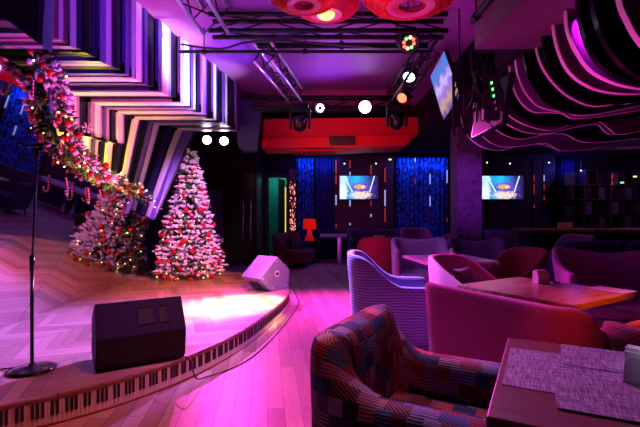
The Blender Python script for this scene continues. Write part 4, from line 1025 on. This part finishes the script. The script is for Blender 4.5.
fin(6.25, [(490, 96), (496, 112), (508, 124), (526, 132), (548, 133), (570, 128), (596, 124), (604, 130), (612, 134), (640, 131)], 'finface', 'finedge', 'plum ceiling fin directly behind the twice waving one')
fin(6.6, [(484, 104), (489, 120), (500, 132), (520, 139), (545, 134), (565, 134), (580, 141), (600, 142), (640, 138)], 'findark', 'finedge', 'black ceiling fin with a thin pink line low over the bar')
fin(7.0, [(474, 106), (476, 124), (485, 138), (500, 146), (520, 146), (545, 143), (560, 150), (580, 150), (600, 147)], 'finface', 'finedge', 'plum ceiling fin curling beside the column, nearer of two')
fin(7.5, [(461, 108), (463, 126), (471, 139), (483, 147), (498, 150), (510, 148), (525, 143), (545, 145), (560, 151)], 'finface', 'finedge', 'plum ceiling fin curling beside the column, farther of two')
tag(boxobj('ceiling_shelf', 0, 1.2, 0, .5, 0, .03, 'soffit', loc=(W(606, 147, 7).x, 7.0, W(606, 147, 7).z), rot=(0, -.05, 0)), 'flat plum ceiling piece lit orange at the far right below the fins', 'ceiling panel')
# ------------------------------------------------------------------ lights
def spot(name, p, target, e, c, ang=50, blend=.6, r=.08):
    l = bpy.data.lights.new(name, 'SPOT'); l.energy = e; l.color = c; l.spot_size = math.radians(ang); l.spot_blend = blend; l.shadow_soft_size = r
    o = bpy.data.objects.new(name, l); COL.objects.link(o); o.location = p
    o.rotation_euler = (Vector(target)-Vector(p)).to_track_quat('-Z', 'Y').to_euler(); return o
def area(name, p, target, e, c, sx_, sy_=None):
    l = bpy.data.lights.new(name, 'AREA'); l.energy = e; l.color = c; l.size = sx_
    if sy_: l.shape = 'RECTANGLE'; l.size_y = sy_
    o = bpy.data.objects.new(name, l); COL.objects.link(o); o.location = p
    o.rotation_euler = (Vector(target)-Vector(p)).to_track_quat('-Z', 'Y').to_euler(); return o
def point(name, p, e, c, r=.1):
    l = bpy.data.lights.new(name, 'POINT'); l.energy = e; l.color = c; l.shadow_soft_size = r
    o = bpy.data.objects.new(name, l); COL.objects.link(o); o.location = p; return o
MAG = (1, .05, .75); VIO = (.45, .12, 1); BLU = (.12, .1, 1); LAV = (.62, .42, 1)
K = Vector((-1.85, 8.45, 2.95))
spot('key_magenta', K, (.3, 5.0, 0), 1700, (1, .04, .72), 60, 1, .04)
spot('key_lavender', K+Vector((2.7, -.55, .35)), (-2.5, 4.2, .2), 6500, (.42, .16, 1), 38, 1, .04)
spot('stage_hot', (.84, 7.9, 3.35), (-1.15, 5.6, .2), 9000, (1, .72, .12), 20, 1)
spot('floor_magenta', (.5, 8.0, 3.35), (.15, 6.5, 0), 1200, (1, .04, .75), 50, 1)
spot('stage_pink', (.5, 7.9, 3.35), (-2.1, 5.0, .2), 1100, (1, .18, .55), 50, 1)
spot('stage_red', (.4, 4.4, 3.3), (-2.1, 7.1, .2), 1500, (1, .16, .08), 44, 1)
spot('front_red', (.2, 2.0, 3.5), (-1.0, 2.9, 0), 260, (1, .14, .10), 60, 1)
spot('keys_pink', (.7, 4.0, 3.4), (-1.1, 3.5, .1), 420, (1, .32, .30), 38, 1)
spot('napkin_fill', (1.0, .5, 2.7), (1.38, 1.66, .82), 170, (.7, .7, 1), 9, .6)  # added fill to whiten the napkins, no fixture of its own
spot('tree_key', (.2, 4.8, 3.4), (TX, TY, 1.3), 1500, (.85, .28, .85), 30, .6)
spot('slat_wash', (.2, 6.2, 1.9), (-1.8, 6.4, 3.8), 700, (.16, .05, 1), 50, .8)
spot('slat_white', (-.6, 7.0, 2.3), (-2.0, 6.1, 3.5), 1150, (.85, .95, 1), 34, .9)
spot('slat_white', (-.6, 7.4, 2.5), (-1.7, 7.4, 3.5), 260, (.9, .8, 1), 50, .9)
spot('slat_near', (-.2, 3.6, 2.0), (-2.4, 4.2, 3.5), 200, (.3, .10, 1), 60, .8)
spot('slat_pink', (-1.5, 5.2, .8), (-2.7, 5.6, 3.0), 560, (1, .10, .34), 75, .8)
spot('slat_warm', (-1.7, 6.6, 1.0), (-3.1, 6.8, 2.7), 200, (1, .30, .06), 50, .8)
spot('slat_blue', (-1.9, 7.3, .9), (-2.95, 7.4, 2.0), 45, (.25, .2, 1), 60, .9)
point('slat_yellow', (-3.2, 6.0, 2.0), 55, (.9, .75, .03), .06)
spot('ceiling_violet', (.3, 7.7, 3.0), (-.2, 6.9, 3.9), 75, (.38, .10, 1), 150, 1)
spot('ceiling_violet_left', (-1.2, 4.2, 2.4), (-1.2, 4.9, 3.9), 110, (.42, .10, 1), 130, 1)
spot('ceiling_magenta', (.9, 4.9, 2.4), (.9, 5.2, 3.9), 70, (.85, .02, .65), 150, 1)
spot('red_box', (.4, 8.0, 2.9), (.6, 9.6, 3.2), 34, (1, .08, .12), 150, 1)
spot('seat_magenta', (.84, 7.9, 3.35), (1.6, 3.9, .7), 1100, (1, .03, .62), 46, .9)
spot('seat_violet', (-.9, 5.8, 3.45), (.65, 4.6, .8), 2600, (.42, .26, 1), 34, .8)
spot('seat_lavender', (-.6, 7.2, 3.4), (1.7, 7.2, .8), 130, (.5, .12, 1), 50, .8)
spot('seat_near', (-.7, 4.6, 3.4), (.3, 2.2, .7), 150, (1, .34, .45), 38, .9)
spot('seat_near_violet', (1.2, 5.2, 3.3), (.6, 2.2, .7), 130, (.75, .15, .9), 36, .9)
spot('near_table_light', (.9, 3.6, 3.1), (1.3, 1.7, .75), 100, (.62, .36, .95), 60, .9)
spot('table_orange', (1.9, 1.7, 3.1), (2.2, 3.05, .75), 900, (1, .14, .005), 24, 1)
spot('sofa_orange', (.9, .7, 2.6), (1.36, 2.40, .78), 110, (1, .12, .01), 12, 1)
spot('walnut_violet', (1.2, 6.0, 3.2), (1.7, 3.9, .75), 160, (.4, .08, 1), 22, 1)
spot('fins_magenta', (1.6, 3.2, 1.3), (3.0, 4.3, 2.9), 90, (1, .03, .55), 110, 1)
spot('fins_far', (2.0, 6.0, 1.6), (3.0, 6.4, 3.0), 22, (1, .03, .5), 130, 1)
spot('soffit_pink', (-1.9, 4.4, 1.0), (-2.8, 4.0, 3.0), 160, (1, .08, .4), 50, .9)
spot('pendant_fill', (.4, 3.2, 2.6), (.4, 4.0, 3.7), 16, (1, .06, .3), 120, 1)  # extra fill added below the pendants to brighten their wires
for x_, w_ in ((-.1, 1.2), (3.05, 1.6)):
    area('curtain_blue', (x_, 12.55, 3.12), (x_, 12.75, 1.5), 10*w_, (.04, .14, 1), w_, .05)
point('shelf_fill', (8.0, 11.0, 2.4), 14, (.6, .2, .8), .2)  # faint fill added to lift the dark shelves, not a glowing shelf
point('curtain_far', (7.35, 12.3, 2.8), 12, (.05, .06, 1), .05)
point('passage', (-1.3, 13.9, 2.6), 7, (.3, 1, .9), .1)
area('rear_violet', (1.2, 10.8, 3.1), (1.2, 10.6, 0), 14, (.6, .04, .8), 2.0, 1.0)
area('right_violet', (3.6, 6.6, 3.1), (3.2, 6.2, 0), 12, (.5, .03, .7), 1.5, 1.0)
spot('sofa_purple', (2.2, 3.6, 3.05), (3.35, 5.1, .8), 380, (.62, .02, .9), 50, .8)
spot('wedge_lavender', (-1.0, 3.4, 3.3), (-.9, 6.7, .45), 500, (.42, .28, 1), 14, .7)
spot('wedge_violet', (-1.3, 2.7, 3.6), (-1.38, 3.45, .5), 150, (.26, .05, 1), 22, .9)
spot('column_fill', (2.3, 6.6, 2.7), (3.1, 8.9, 1.9), 150, (.5, .08, 1), 40, .9)  # fill added in front so the marbled column reads
point('lamp_glow', (-.3, 12.1, 1.1), 1, (1, .03, .01), .1)
spot('bar_orange', (5.6, 8.6, 2.9), (5.7, 9.2, 1.0), 24, (1, .3, .06), 90, 1)
wd = bpy.data.worlds.new('w'); S.world = wd; wd.use_nodes = True
wd.node_tree.nodes['Background'].inputs[0].default_value = (.25, .05, .5, 1); wd.node_tree.nodes['Background'].inputs[1].default_value = .02
# ------------------------------------------------------------------ camera
cam = bpy.data.cameras.new('camera'); co = bpy.data.objects.new('camera', cam); COL.objects.link(co)
cam.sensor_width = 36; cam.lens = 36*F/640; co.location = (0, 0, CZ); co.rotation_euler = (PI/2, 0, 0); cam.clip_start = .05
S.camera = co
S.view_settings.view_transform = 'Standard'; S.view_settings.look = 'None'; S.view_settings.exposure = 0; S.view_settings.gamma = 1
S.view_settings.use_curve_mapping = False
S.cycles.use_denoising = True; S.cycles.max_bounces = 6; S.cycles.sample_clamp_indirect = 4; S.cycles.caustics_reflective = False; S.cycles.caustics_refractive = False
